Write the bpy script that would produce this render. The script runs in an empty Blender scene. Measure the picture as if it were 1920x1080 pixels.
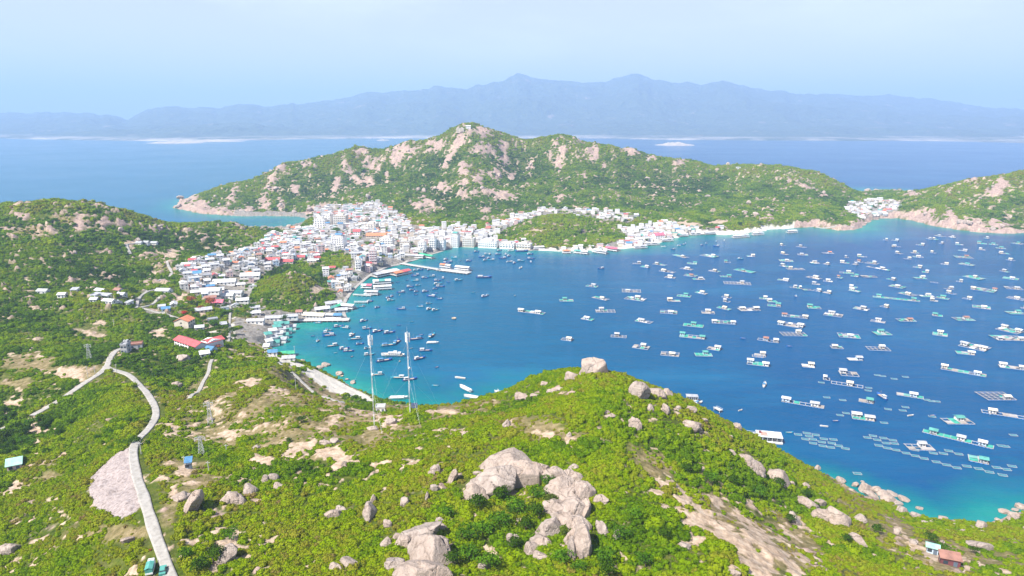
import bpy, bmesh, math, random, time
import numpy as np
from mathutils import Vector, Matrix
T0 = time.time()
scn = bpy.context.scene
COL = scn.collection
# ------------------------------------------------------------------ camera
CAM_H = 200.0
PITCH = math.radians(13.8)
F = 1280.0                                   # focal length in pixels of a 1920 px wide picture
cam_d = bpy.data.cameras.new("camera"); cam_d.lens = 36.0 * F / 1920.0; cam_d.sensor_width = 36.0
cam_d.clip_start = 1.0; cam_d.clip_end = 90000.0
cam = bpy.data.objects.new("camera", cam_d); COL.objects.link(cam)
cam.location = (0, 0, CAM_H); cam.rotation_euler = (math.radians(90) - PITCH, 0, 0)
scn.camera = cam
# ------------------------------------------------------------------ sky, sun, exposure
SUN_DIR = Vector((-0.57, -0.50, 0.95)).normalized()     # towards the sun
w = bpy.data.worlds.new("World"); scn.world = w; w.use_nodes = True
nt = w.node_tree; nt.nodes.clear()
wo = nt.nodes.new('ShaderNodeOutputWorld'); bg = nt.nodes.new('ShaderNodeBackground')
sky = nt.nodes.new('ShaderNodeTexSky'); sky.sky_type = 'NISHITA'; sky.sun_disc = False
sky.sun_elevation = math.asin(SUN_DIR.z); sky.sun_rotation = math.atan2(SUN_DIR.x, SUN_DIR.y)
sky.altitude = 0; sky.air_density = 1.0; sky.dust_density = 0.6; sky.ozone_density = 1.0
bg.inputs['Strength'].default_value = 0.078
# thin high cloud: a noise over the sky direction, squashed towards the horizon
tc = nt.nodes.new('ShaderNodeTexCoord'); mp = nt.nodes.new('ShaderNodeMapping')
mp.inputs['Scale'].default_value = (2.2, 2.2, 9.0)
ns = nt.nodes.new('ShaderNodeTexNoise'); ns.inputs['Scale'].default_value = 1.6; ns.inputs['Detail'].default_value = 6; ns.inputs['Roughness'].default_value = 0.55
rp = nt.nodes.new('ShaderNodeMapRange'); rp.inputs['From Min'].default_value = 0.5; rp.inputs['From Max'].default_value = 0.78
rp.inputs['To Min'].default_value = 0.0; rp.inputs['To Max'].default_value = 0.30
mx = nt.nodes.new('ShaderNodeMix'); mx.data_type = 'RGBA'
mx.inputs[7].default_value = (13.0, 13.6, 14.2, 1)
nt.links.new(tc.outputs['Generated'], mp.inputs['Vector']); nt.links.new(mp.outputs[0], ns.inputs['Vector'])
nt.links.new(ns.outputs['Fac'], rp.inputs['Value']); nt.links.new(rp.outputs[0], mx.inputs[0])
tn = nt.nodes.new('ShaderNodeMix'); tn.data_type = 'RGBA'; tn.blend_type = 'MULTIPLY'; tn.inputs[0].default_value = 1.0; tn.inputs[7].default_value = (1.20, 0.93, 0.83, 1)
nt.links.new(sky.outputs[0], tn.inputs[6]); nt.links.new(tn.outputs[2], mx.inputs[6]); sxyz = nt.nodes.new('ShaderNodeSeparateXYZ'); vr = nt.nodes.new('ShaderNodeMapRange'); veil = nt.nodes.new('ShaderNodeMix'); veil.data_type = 'RGBA'   # milky air low in the sky
vr.inputs['From Min'].default_value = 0.0; vr.inputs['From Max'].default_value = 0.42; vr.inputs['To Min'].default_value = 0.72; vr.inputs['To Max'].default_value = 0.0
nt.links.new(tc.outputs['Generated'], sxyz.inputs[0]); nt.links.new(sxyz.outputs[2], vr.inputs['Value']); nt.links.new(vr.outputs[0], veil.inputs[0])
nt.links.new(mx.outputs[2], veil.inputs[6]); veil.inputs[7].default_value = (6.6, 5.9, 5.9, 1); nt.links.new(veil.outputs[2], bg.inputs['Color'])
nt.links.new(bg.outputs[0], wo.inputs['Surface'])
sd_ = bpy.data.lights.new("sun", 'SUN'); sd_.energy = 5.0; sd_.angle = math.radians(0.5); sd_.color = (1.0, 0.965, 0.91)
sun = bpy.data.objects.new("sun", sd_); COL.objects.link(sun)
sun.rotation_euler = SUN_DIR.to_track_quat('Z', 'Y').to_euler()
scn.view_settings.view_transform = 'Standard'; scn.view_settings.look = 'None'
scn.view_settings.exposure = 1.24; scn.view_settings.gamma = 1.0
scn.cycles.volume_bounces = 2; scn.cycles.max_bounces = 6; scn.cycles.transparent_max_bounces = 6
# ------------------------------------------------------------------ pixel <-> world (pixels of the 1920x1080 photograph)
SN, CS = math.sin(PITCH), math.cos(PITCH)
def slope(py): v = py - 540.0; return (F * SN + v * CS) / (F * CS - v * SN)
def PY(px, py, Y):                           # point of the ray at forward distance Y
    v = py - 540.0; fwd = F * CS - v * SN
    return (Y * (px - 960.0) / fwd, Y, CAM_H - Y * (F * SN + v * CS) / fwd)
def PZ(px, py, z=0.0):                       # point of the ray at height z
    return PY(px, py, (CAM_H - z) / slope(py))
def CZ(px, Y, z):                            # column px, distance Y, height z
    s = (CAM_H - z) / Y; v = (s * F * CS - F * SN) / (CS + s * SN)
    return (Y * (px - 960.0) / (F * CS - v * SN), Y, z)
def to_px(X, Y, Z):
    d = Z - CAM_H; dep = Y * CS - d * SN; up = Y * SN + d * CS
    return 960.0 + F * X / dep, 540.0 - F * up / dep, dep
# ------------------------------------------------------------------ noise
def hash2(i, j, s):
    n = (i.astype(np.int64) * 374761393 + j.astype(np.int64) * 668265263 + s * 2147483647) & 0x7fffffff
    n = ((n ^ (n >> 13)) * 1274126177) & 0x7fffffff
    return ((n ^ (n >> 16)) & 0xffff) / 65535.0
def vnoise(x, y, s=0):
    i = np.floor(x); j = np.floor(y); u = x - i; v = y - j
    u = u * u * u * (u * (u * 6 - 15) + 10); v = v * v * v * (v * (v * 6 - 15) + 10)
    a = hash2(i, j, s); b = hash2(i + 1, j, s); c = hash2(i, j + 1, s); d = hash2(i + 1, j + 1, s)
    return (a * (1 - u) + b * u) * (1 - v) + (c * (1 - u) + d * u) * v
def fbm(x, y, octv=5, s=0, g=0.5):
    t = np.zeros_like(x); a = 1.0; n = 0.0
    for k in range(octv):
        t += a * vnoise(x * 2 ** k + 17.3 * k, y * 2 ** k - 9.1 * k, s + k); n += a; a *= g
    return t / n
def ridged(x, y, octv=5, s=0, g=0.5):
    t = np.zeros_like(x); a = 1.0; n = 0.0
    for k in range(octv):
        t += a * (1 - np.abs(2 * vnoise(x * 2 ** k + 7.7 * k, y * 2 ** k + 3.1 * k, s + k) - 1)); n += a; a *= g
    return t / n
def sstep(a, b, x): t = np.clip((x - a) / (b - a), 0, 1); return t * t * (3 - 2 * t)
def seg_dist(X, Y, poly, closed=True):
    d = np.full(X.shape, 1e18); n = len(poly)
    for k in range(n if closed else n - 1):
        ax, ay = poly[k][:2]; bx, by = poly[(k + 1) % n][:2]
        ex, ey = bx - ax, by - ay; L = ex * ex + ey * ey + 1e-9
        t = np.clip(((X - ax) * ex + (Y - ay) * ey) / L, 0, 1)
        d = np.minimum(d, (X - ax - t * ex) ** 2 + (Y - ay - t * ey) ** 2)
    return np.sqrt(d)
def inside(X, Y, poly):
    c = np.zeros(X.shape, bool); n = len(poly)
    for k in range(n):
        ax, ay = poly[k][:2]; bx, by = poly[(k + 1) % n][:2]
        if ay == by: continue
        m = ((ay > Y) != (by > Y)) & (X < (bx - ax) * (Y - ay) / (by - ay) + ax)
        c ^= m
    return c
# ------------------------------------------------------------------ object helpers
def tag(o, label=None, cat=None, group=None, kind=None):
    if label: o['label'] = label
    if cat: o['category'] = cat
    if group: o['group'] = group
    if kind: o['kind'] = kind
    return o
def mesh_obj(name, verts, faces, mat=None, parent=None, smooth=False, link=True):
    me = bpy.data.meshes.new(name); me.from_pydata(verts, [], faces); me.update()
    if mat is not None:
        for m in (mat if isinstance(mat, (list, tuple)) else [mat]): me.materials.append(m)
    if smooth: me.polygons.foreach_set('use_smooth', [True] * len(me.polygons))
    o = bpy.data.objects.new(name, me)
    if link: COL.objects.link(o)
    if parent: o.parent = parent
    return o
def grid_mesh(name, V, nr, nc, mat, attrs=None):
    """V (nr*nc,3) regular grid -> fast mesh"""
    me = bpy.data.meshes.new(name)
    i = np.arange(nr - 1)[:, None] * nc + np.arange(nc - 1)[None, :]
    q = np.stack([i, i + 1, i + nc + 1, i + nc], -1).reshape(-1, 4)
    me.vertices.add(nr * nc); me.vertices.foreach_set('co', V.astype(np.float32).ravel())
    me.loops.add(q.size); me.loops.foreach_set('vertex_index', q.astype(np.int32).ravel())
    me.polygons.add(len(q)); me.polygons.foreach_set('loop_start', np.arange(0, q.size, 4, dtype=np.int32))
    me.polygons.foreach_set('use_smooth', np.ones(len(q), bool))
    for k, a in (attrs or {}).items():
        if a.ndim == 1:
            at = me.attributes.new(k, 'FLOAT', 'POINT'); at.data.foreach_set('value', a.astype(np.float32).ravel())
        else:
            at = me.attributes.new(k, 'FLOAT_COLOR', 'POINT')
            at.data.foreach_set('color', np.concatenate([a, np.ones((len(a), 1))], 1).astype(np.float32).ravel())
    me.materials.append(mat); me.update(calc_edges=True); me.validate()
    o = bpy.data.objects.new(name, me); COL.objects.link(o); return o
# ------------------------------------------------------------------ material helpers
class NT:
    def __init__(s, name):
        s.m = bpy.data.materials.new(name); s.m.use_nodes = True; s.t = s.m.node_tree; s.t.nodes.clear()
        s.out = s.t.nodes.new('ShaderNodeOutputMaterial'); s.p = s.t.nodes.new('ShaderNodeBsdfPrincipled')
        s.t.links.new(s.p.outputs[0], s.out.inputs['Surface'])
    def n(s, ty, **kw):
        x = s.t.nodes.new(ty)
        for k, v in kw.items():
            if hasattr(x, k): setattr(x, k, v)
            else: x.inputs[k.replace('_', ' ')].default_value = v
        return x
    def l(s, a, b): s.t.links.new(a, b)
    def noise(s, scale, detail=4, rough=0.55, vec=None, dim='3D'):
        x = s.n('ShaderNodeTexNoise', Scale=scale, Detail=detail, Roughness=rough); x.noise_dimensions = dim
        if vec is not None: s.l(vec, x.inputs['Vector'])
        return x.outputs['Fac']
    def pos(s): return s.n('ShaderNodeNewGeometry').outputs['Position']
    def attr(s, name, ty='GEOMETRY'): x = s.n('ShaderNodeAttribute', attribute_name=name); x.attribute_type = ty; return x
    def rng(s, v, a, b, c=0.0, d=1.0):
        x = s.n('ShaderNodeMapRange'); s.l(v, x.inputs['Value'])
        for k, q in zip(('From Min', 'From Max', 'To Min', 'To Max'), (a, b, c, d)): x.inputs[k].default_value = q
        return x.outputs[0]
    def mix(s, fac, a, b, mode='MIX'):
        x = s.n('ShaderNodeMix'); x.data_type = 'RGBA'; x.blend_type = mode
        for sock, v in ((0, fac), (6, a), (7, b)):
            if isinstance(v, bpy.types.NodeSocket): s.l(v, x.inputs[sock])
            elif sock == 0: x.inputs[0].default_value = v
            else: x.inputs[sock].default_value = tuple(v) + (1,) if len(v) == 3 else v
        return x.outputs[2]
    def math(s, op, a, b=0.0):
        x = s.n('ShaderNodeMath'); x.operation = op
        for k, v in enumerate((a, b)):
            if isinstance(v, bpy.types.NodeSocket): s.l(v, x.inputs[k])
            else: x.inputs[k].default_value = v
        return x.outputs[0]
    def ramp(s, v, stops):
        x = s.n('ShaderNodeValToRGB'); s.l(v, x.inputs[0]); cr = x.color_ramp
        while len(cr.elements) < len(stops): cr.elements.new(0.5)
        for e, (p, c) in zip(cr.elements, stops): e.position = p; e.color = tuple(c) + (1,)
        return x.outputs[0]
    def bump(s, h, strength=0.5, dist=1.0):
        x = s.n('ShaderNodeBump', Strength=strength, Distance=dist); s.l(h, x.inputs['Height']); s.l(x.outputs[0], s.p.inputs['Normal']); return x
    def set(s, **kw):
        for k, v in kw.items():
            sock = s.p.inputs[k.replace('_', ' ')]
            if isinstance(v, bpy.types.NodeSocket): s.l(v, sock)
            else: sock.default_value = tuple(v) + (1,) if (isinstance(v, (tuple, list)) and len(v) == 3) else v
        return s
def simple(name, col, rough=0.7, var=0.12, scale=0.6, metal=0.0, bump=0.0):
    """painted / plain surface with weathering noise"""
    m = NT(name); g = m.n('ShaderNodeTexCoord').outputs['Object']
    f = m.noise(scale, 5, 0.6, g)
    d = tuple(c * (1 - var * 2.2) for c in col); b = tuple(min(1, c * (1 + var)) for c in col)
    m.set(Base_Color=m.ramp(f, [(0.3, d), (0.5, col), (0.72, b)]), Roughness=rough, Metallic=metal)
    if bump: m.bump(m.noise(scale * 4, 4, 0.6, g), bump, 0.1)
    return m.m
# ================================================================== TERRAIN
COAST = [PZ(*p) for p in [(2300,455),(2150,446),(2000,441),(1920,437),(1880,438),(1840,436),(1800,432),(1770,427),(1740,421),(1710,413),
 (1680,409),(1650,410),(1632,414),(1618,423),(1600,431),(1570,432),(1545,427),(1520,425),(1480,428),(1450,430),(1420,434),(1390,438),
 (1370,441),(1330,440),(1300,440),(1270,446),(1240,455),(1210,462),(1180,466),(1150,468),(1120,470),(1060,471),(1000,470),(960,467),
 (920,464),(880,462),(850,463),(830,470),(800,478),(780,486),(760,494),(735,498),(700,510),(680,525),(664,540),(655,556),(650,572),
 (640,585),(632,594),(600,600),(565,603),(548,608),(545,620),(532,633),(520,645),(510,655),(525,668),(548,676),(570,684),
 (600,697),(640,717),(665,730),(690,741),(720,755),(800,775),(860,777),(920,764),(955,752),(975,747),(1000,742),(1030,734),(1060,724),
 (1090,745),(1130,765),(1200,782),(1260,795),(1310,800),(1360,812),(1400,835),(1440,855),(1490,880),(1545,898),(1585,915),(1610,930),
 (1650,945),(1690,960),(1720,976),(1760,984),(1800,990),(1840,992),(1868,985),(1890,968),(1920,960),(2000,955),(2100,960),(2250,975)]]
COAST += [(900,150,0),(900,-400,0),(-1600,-400,0),(-1600,900,0)]
COAST += [CZ(-400,1120,0),CZ(-150,1150,0),CZ(0,1150,0),CZ(150,1180,0),CZ(300,1200,0),CZ(420,1230,0),CZ(500,1245,0)]
COAST += [PZ(*p) for p in [(525,436),(545,431),(560,423),(570,416),(576,409),(560,406),(530,405),(500,405),(470,406),(440,405),(400,402),(370,399),(345,394),(328,390)]]
COAST += [CZ(338,1760,0),CZ(400,1880,0),CZ(520,2000,0),CZ(700,2120,0),CZ(900,2180,0),CZ(1100,2150,0),CZ(1300,2080,0),CZ(1450,1960,0),CZ(1560,1900,0),
          CZ(1610,1950,0),CZ(1640,2020,0),CZ(1690,2020,0),CZ(1715,1850,0),CZ(1800,1700,0),CZ(1900,1640,0),CZ(2100,1600,0),CZ(2300,1500,0)]
CTRL = []
def P(*a): CTRL.append(PY(*a))
def Cc(*a): CTRL.append(CZ(*a))
# foreground hill
for a in [(1115,704,305),(1075,716,306),(1170,712,300),(1220,738,296),(1000,752,305),(960,758,312),(900,758,320),(840,760,325),(768,768,325),
          (703,797,303),(640,752,350),(1115,780,262),(1000,800,262),(900,830,250),(980,900,222),(980,1000,186),(960,1080,165),(800,1000,187),(800,900,222),
          (800,830,260),(700,880,238),(600,850,258),(500,850,262),(560,790,305),(600,1000,190),(500,950,215),(500,1080,168),(700,1080,164),(420,900,232),
          (400,1000,195),(400,1080,170),(430,760,330),(395,797,315),(460,720,385),(520,685,430),(590,742,430),(550,715,430),(480,690,440),(378,860,265),(400,690,450),
          (1200,830,250),(1200,920,212),(1200,1000,185),(1200,1080,166),(1400,1080,170),(1400,1000,198),(1350,860,262),(1300,900,235),(1400,900,258),
          (1330,776,320),(1270,745,305),(1420,826,335),(1500,871,337),(1565,903,340),(1500,950,268),(1600,1000,238),(1600,940,295),(1600,1080,190),
          (1700,1050,218),(1750,1005,258),(1900,1045,240),(1880,1000,275),(1760,1080,205),(1900,1080,215),(1680,975,290),(1820,1010,262),(1500,1020,218)]: P(*a)
for a in [(960,140,92),(960,110,96),(960,60,100),(400,140,84),(200,140,66),(1400,140,78),(1700,140,60),(1000,345,66),(900,360,44),(900,400,25),(1100,350,66),(1100,400,32),(1000,400,28),
          (1200,350,54),(1200,400,24),(1300,360,38),(1300,400,16),(1400,380,18),(700,360,38),(700,410,20),(800,370,36),(800,410,16),(780,440,8),(700,450,8),(1500,365,8),
          (2000,250,30),(2100,300,10),(2000,200,45),(640,450,12)]: Cc(*a)
# left of the foreground: road ridge, valley, slopes
for a in [(320,1080,172),(290,1000,192),(262,930,222),(250,850,268),(285,800,305),(300,765,335),(275,728,380),(245,703,415),(210,690,430),(212,660,470),(240,650,475),
          (0,1080,200),(100,1080,190),(200,1080,180),(0,950,252),(100,950,242),(200,950,225),(170,850,288),(200,750,362),(150,800,322),(60,925,262),(0,900,280),
          (30,870,293),(60,830,330),(20,805,355),(90,770,372),(150,735,395),(0,740,405),(0,680,450),(100,680,445),(60,640,510),(0,600,560),(110,600,570),
          (190,560,625),(150,550,645),(80,550,650),(0,540,640),(100,500,720),(0,460,760),(100,450,800),(60,420,860),(0,400,890),(60,383,905),(0,387,905),
          (-150,400,860),(-150,540,640),(-150,700,440),(-150,900,280),(-150,1080,200),(180,388,950),(140,384,930),(200,430,890),(250,400,1000),(300,417,1050),(380,418,1070),(430,417,1080),(470,430,1090),(490,440,1110),
          (250,465,860),(240,520,750),(320,480,860),(310,525,740),(300,440,960),(400,450,1000),(420,470,960),(270,560,655),(300,600,600),(250,620,560),(310,650,530),(330,620,570),
          (180,640,530),(330,700,440),(350,740,395),(370,690,450),(420,650,510)]: P(*a)
for a in [(-150,1000,75),(0,1010,70),(150,1080,50),(300,1120,25),(-300,900,80),(60,1000,75)]: Cc(*a)
# town ground
for a in [(300,640,20),(360,610,19),(440,610,13),(430,590,16),(500,600,10),(380,560,20),(350,545,22),(470,545,13),(400,500,28),(340,505,30),(450,480,28),(520,470,18),(500,520,13),
          (580,560,7),(600,540,5),(640,520,5),(560,600,4),(480,630,12),(480,650,15),(600,470,9),(620,440,9),(700,470,7),(760,450,9),(700,430,12),(650,410,12),(590,410,8),(560,440,8),
          (760,480,4),(820,455,7),(880,450,6),(900,430,14),(960,455,5),(800,430,14),(760,420,20),(720,405,20),(1000,430,18),(1100,415,20),(1170,400,24),(1250,440,6),(1300,415,14),(1350,425,8),(1420,420,10),
          (1500,415,12),(1600,410,12),(1650,385,14),(1640,400,6),(1620,370,14),(1660,360,4),(580,640,-8)]:
    CTRL.append(PZ(*a))
# green knolls
for a in [(540,512,760),(530,545,735),(580,525,760),(500,530,760),(470,560,735),(560,570,715)]: P(*a)
Cc(530,870,10); Cc(600,850,8)
for a in [(640,490,905),(620,498,900),(660,485,920)]: P(*a)
for a in [(1030,412,1230),(1000,425,1215),(1080,430,1200),(1060,450,1150),(1150,440,1190),(960,440,1190)]: P(*a)
Cc(1030,1360,24); Cc(1120,1350,20)
# the big hill across the bay: skyline then flanks
SKY2 = [(345,385,1640),(370,370,1680),(400,356,1700),(440,342,1730),(480,328,1760),(520,314,1790),(560,298,1800),(590,289,1820),(620,284,1830),(650,281,1850),(680,279,1860),(705,281,1870),(730,273,1880),(760,267,1890),(800,263,1900),
 (830,253,1900),(850,243,1890),(868,236,1880),(890,237,1880),(905,240,1885),(930,246,1900),(960,252,1900),(990,259,1900),(1010,254,1880),(1030,251,1870),(1060,251,1865),(1080,256,1860),(1110,266,1850),(1145,273,1850),(1180,279,1850),
 (1210,286,1850),(1240,294,1850),(1290,300,1850),(1320,305,1850),(1340,308,1830),(1370,309,1790),(1400,312,1760),(1440,314,1730),(1480,315,1710),(1510,321,1700),(1540,326,1700),(1565,336,1700),(1590,351,1710),(1610,362,1740)]
for a in SKY2: P(*a)
for px, py, Y in SKY2[3:-3:2]:
    z = PY(px, py, Y)[2]; Cc(px, Y + 110, z * 0.62)
for a in [(420,385,1560),(480,375,1600),(500,395,1520),(560,350,1680),(580,385,1540),(620,330,1740),(640,370,1580),(620,400,1470),(690,310,1790),(700,345,1680),(700,385,1480),
          (760,300,1780),(760,350,1620),(760,390,1440),(830,290,1790),(820,330,1680),(820,370,1540),(820,400,1400),(870,280,1760),(880,320,1640),(880,360,1520),(880,395,1400),(900,350,1560),(940,300,1770),
          (955,330,1700),(960,370,1540),(960,400,1400),(985,290,1840),(990,320,1760),(1030,290,1760),(1040,330,1650),(1040,370,1520),(1060,395,1400),(1110,300,1740),(1110,340,1630),(1120,380,1480),
          (1180,310,1760),(1180,345,1650),(1180,385,1460),(1250,330,1740),(1250,365,1580),(1260,400,1380),(1330,340,1720),(1340,370,1570),(1330,405,1350),(1420,330,1690),(1420,360,1600),(1420,395,1400),
          (1490,330,1660),(1500,360,1560),(1500,390,1430),(1560,355,1620),(1570,385,1470)]: P(*a)
# right hill
for a in [(1690,364,1640),(1720,358,1600),(1740,354,1560),(1770,347,1530),(1800,341,1500),(1830,339,1480),(1850,337,1470),(1880,334,1450),(1920,329,1430),(2000,322,1420),(2100,318,1420),
          (1700,385,1440),(1760,380,1430),(1800,395,1350),(1840,370,1400),(1900,400,1320),(1900,370,1380),(1980,400,1320),(1850,415,1280),(2100,380,1350)]: P(*a)
Cc(1850,1560,60); Cc(2000,1540,70); Cc(1750,1640,40)
CT = np.array(CTRL)
AZ0, AZ1, R0, R1 = math.radians(-52), math.radians(52), 30.0, 3300.0
NA, NR = 820, 1150
az = np.linspace(AZ0, AZ1, NA); lr = np.linspace(math.log(R0), math.log(R1), NR)
GA, GL = np.meshgrid(az, lr); GR = np.exp(GL)
GX = GR * np.sin(GA); GY = GR * np.cos(GA)
def tps(ct, A, L, chunk=60000, lam=2e-4):
    ca = np.arctan2(ct[:, 0], ct[:, 1]); cl = 0.8 * np.log(np.hypot(ct[:, 0], ct[:, 1]))
    def K(d2): return 0.5 * d2 * np.log(d2 + 1e-12)
    d2 = (ca[:, None] - ca) ** 2 + (cl[:, None] - cl) ** 2
    n = len(ct); M = np.zeros((n + 3, n + 3)); M[:n, :n] = K(d2) + lam * np.eye(n)
    Q = np.stack([np.ones(n), ca, cl], 1); M[:n, n:] = Q; M[n:, :n] = Q.T
    sol = np.linalg.solve(M, np.concatenate([ct[:, 2], np.zeros(3)]))
    A = A.ravel(); L = 0.8 * L.ravel(); out = np.empty_like(A)
    for k in range(0, len(A), chunk):
        a = A[k:k + chunk]; l = L[k:k + chunk]
        out[k:k + chunk] = K((a[:, None] - ca) ** 2 + (l[:, None] - cl) ** 2) @ sol[:n] + sol[n] + sol[n + 1] * a + sol[n + 2] * l
    return out
sel = (GR > 1e9)
H0 = tps(CT, GA, GL).reshape(GA.shape)
sd = seg_dist(GX, GY, COAST); land = inside(GX, GY, COAST); sd = np.where(land, sd, -sd)
sd = sd + (fbm(GX / 14, GY / 14, 3, 5) - 0.5) * np.clip(np.abs(GR) / 400, 0.5, 3) * 5
# relief: gullies on the far hills, knobbly ground near by
GPX0 = to_px(GX, GY, H0)[0]; hill = sstep(12, 60, H0)
far = sstep(1000, 1500, GR)
rel = (ridged(GX / 170, GY / 230, 4, 11) - 0.62) * np.interp(GPX0, [900, 1150, 1300, 1560], [34, 30, 17, 14]) * hill * far * sstep(20, 120, sd)
rel += (fbm(GX / 28, GY / 28, 4, 31) - 0.5) * (7 * hill * far + 3.5 * hill * (1 - far))
rel += (fbm(GX / 7, GY / 7, 3, 41) - 0.5) * 1.6 * sstep(2, 20, sd)
H = H0 + rel
H = np.where(sd > 0, np.clip(H, 0.25 + np.minimum(sd * 0.1, 3.5), 0.5 + sd * 0.85), np.maximum(-12, np.minimum(-0.3, sd * 0.3)))
def terr(x, y):                              # bilinear lookup of the finished ground
    x = np.asarray(x, float); y = np.asarray(y, float)
    a = np.clip((np.arctan2(x, y) - AZ0) / (AZ1 - AZ0) * (NA - 1), 0, NA - 1.001)
    l = np.clip((np.log(np.maximum(np.hypot(x, y), R0)) - lr[0]) / (lr[-1] - lr[0]) * (NR - 1), 0, NR - 1.001)
    i = l.astype(int); j = a.astype(int); u = l - i; v = a - j
    return (H[i, j] * (1 - v) + H[i, j + 1] * v) * (1 - u) + (H[i + 1, j] * (1 - v) + H[i + 1, j + 1] * v) * u
def hit(px, py, y0=90.0, y1=3000.0):
    """first ground point seen at a pixel of the photograph"""
    Ys = np.exp(np.linspace(math.log(y0), math.log(y1), 2600))
    x, y, z = PY(px, py, Ys); g = np.maximum(terr(x, Ys), 0.0)
    k = np.nonzero(z <= g)[0]
    if len(k) == 0: return None
    k = k[0]
    return (float(x[k]), float(Ys[k]), float(g[k]))
GPX, GPY, GDEP = to_px(GX, GY, H)
# ================================================================== SEA
def sea_material():
    m = NT('sea_water'); pos = m.pos()
    sh = m.attr('shallow').outputs['Fac']
    big = m.noise(0.0022, 4, 0.6, pos); mid = m.noise(0.02, 3, 0.6, pos)
    deep = m.mix(m.rng(big, 0.35, 0.7), (0.0001, 0.066, 0.168), (0.0001, 0.048, 0.145))
    sx = m.n('ShaderNodeSeparateXYZ'); m.l(pos, sx.inputs[0])
    deep = m.mix(m.rng(sx.outputs[0], -260, 220, 1, 0), deep, (0.0001, 0.098, 0.160))
    deep = m.mix(m.rng(mid, 0.3, 0.8, 0, 0.3), deep, (0.0002, 0.044, 0.108))
    # turquoise where the sandy bottom comes up, paler right at the shore, darker patches of weed and rock
    s2 = m.math('ADD', sh, m.rng(m.noise(0.03, 4, 0.6, pos), 0.3, 0.7, -0.14, 0.14))
    c = m.mix(m.rng(s2, 0.22, 0.75), deep, (0.0006, 0.140, 0.15))
    c = m.mix(m.rng(s2, 0.72, 1.0), c, (0.012, 0.20, 0.165))
    foam = m.math('MULTIPLY', m.rng(sh, 0.955, 0.995), m.rng(m.noise(0.35, 5, 0.7, pos), 0.52, 0.62))
    c = m.mix(foam, c, (0.42, 0.50, 0.50))
    wst = m.n('ShaderNodeMapping'); wst.inputs['Scale'].default_value = (0.0028, 0.011, 1); wst.inputs['Rotation'].default_value = (0, 0, -0.12); m.l(pos, wst.inputs['Vector'])
    c = m.mix(m.rng(m.noise(1.0, 5, 0.65, wst.outputs[0]), 0.50, 0.66, 0, 0.45), c, (0.006, 0.115, 0.225))
    m.set(Base_Color=c, Roughness=m.rng(big, 0.3, 0.7, 0.10, 0.22), IOR=1.33)
    m.p.inputs['Specular IOR Level'].default_value = 0.10
    mpn = m.n('ShaderNodeMapping'); mpn.inputs['Scale'].default_value = (1, 1.9, 1); mpn.inputs['Rotation'].default_value = (0, 0, 0.35); m.l(pos, mpn.inputs['Vector'])
    h = m.math('ADD', m.math('MULTIPLY', m.noise(0.35, 4, 0.6, mpn.outputs[0]), 1.0), m.math('MULTIPLY', m.noise(0.06, 3, 0.5, mpn.outputs[0]), 2.2))
    m.bump(h, 0.55, 1.0)
    return m.m
NSA, NSR = 520, 560
saz = np.linspace(math.radians(-75), math.radians(75), NSA); slr = np.linspace(math.log(20), math.log(34000), NSR)
A_, L_ = np.meshgrid(saz, slr); SX = np.exp(L_) * np.sin(A_); SY = np.exp(L_) * np.cos(A_)
near = (np.exp(L_) < 4500)
sds = np.full(SX.shape, -9999.0); 
sds[near] = seg_dist(SX[near], SY[near], COAST)
def shallow_width(px):                       # how far the pale bottom reaches out from each stretch of shore
    return np.interp(px, [-3000, 300, 480, 600, 750, 950, 1060, 1150, 1400, 1560, 1700, 1850, 2000], [20, 20, 52, 52, 46, 44, 26, 14, 12, 17, 30, 33, 28])
spx, spy, _ = to_px(SX, SY, 0 * SX)
wd = np.where(SY < 640, shallow_width(spx), np.interp(spx, [330, 420, 570, 640, 780, 900, 1100, 1300, 1450, 1600, 1750, 1900], [50, 110, 170, 50, 46, 60, 40, 60, 70, 110, 50, 30]))
shal = np.where(near, np.exp(-np.maximum(sds, 0) / wd), 0.0)
sea = grid_mesh('sea', np.stack([SX, SY, 0 * SX], -1).reshape(-1, 3), NSR, NSA, sea_material(), {'shallow': shal.ravel()})
tag(sea, kind='structure')
# ================================================================== MOUNTAINS ON THE FAR SHORE
SKY = [(-1400, 200), (-600, 196), (-200, 206), (0, 213), (100, 212), (170, 212), (240, 222), (280, 208), (310, 200), (330, 200), (400, 202), (470, 195), (500, 198), (560, 195), (620, 188), (690, 173), (750, 172), (790, 172), (830, 160),
       (870, 165), (920, 157), (945, 150), (970, 136), (1010, 149), (1080, 154), (1130, 155), (1180, 136), (1225, 151), (1280, 153), (1310, 160), (1350, 147), (1400, 164), (1500, 177), (1560, 180), (1620, 176), (1660, 176), (1740, 186), (1830, 200), (1920, 206), (2300, 205), (3400, 200)]
NMA, NMR = 1100, 150
maz = np.linspace(math.radians(-58), math.radians(58), NMA)
col_px = 960 + np.tan(maz) / CS * F * 1.0
coastY = np.interp(col_px, [-500, 0, 120, 300, 420, 560, 700, 900, 1080, 1220, 1300, 1420, 1700, 1920, 2400], [8300, 7900, 7300, 6900, 7000, 7600, 7900, 8000, 8000, 7500, 7300, 7100, 7000, 6400, 6200])
t = np.linspace(0, 1, NMR) ** 1.3
MY = coastY[None, :] - 300 + (15500 - coastY[None, :]) * t[:, None]
MX = MY * np.tan(maz)[None, :]
tt = (MY - coastY[None, :]) / (13200 - coastY[None, :])
wob = (fbm(MX / 900, MY / 900, 4, 71) - 0.5) * 0.16
prof = sstep(0.0, 1.0, (tt + wob - 0.10) / 0.95) * (1 - 0.5 * sstep(1.0, 1.35, tt))
targ = np.interp(col_px, [p[0] for p in SKY], [p[1] for p in SKY])
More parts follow.
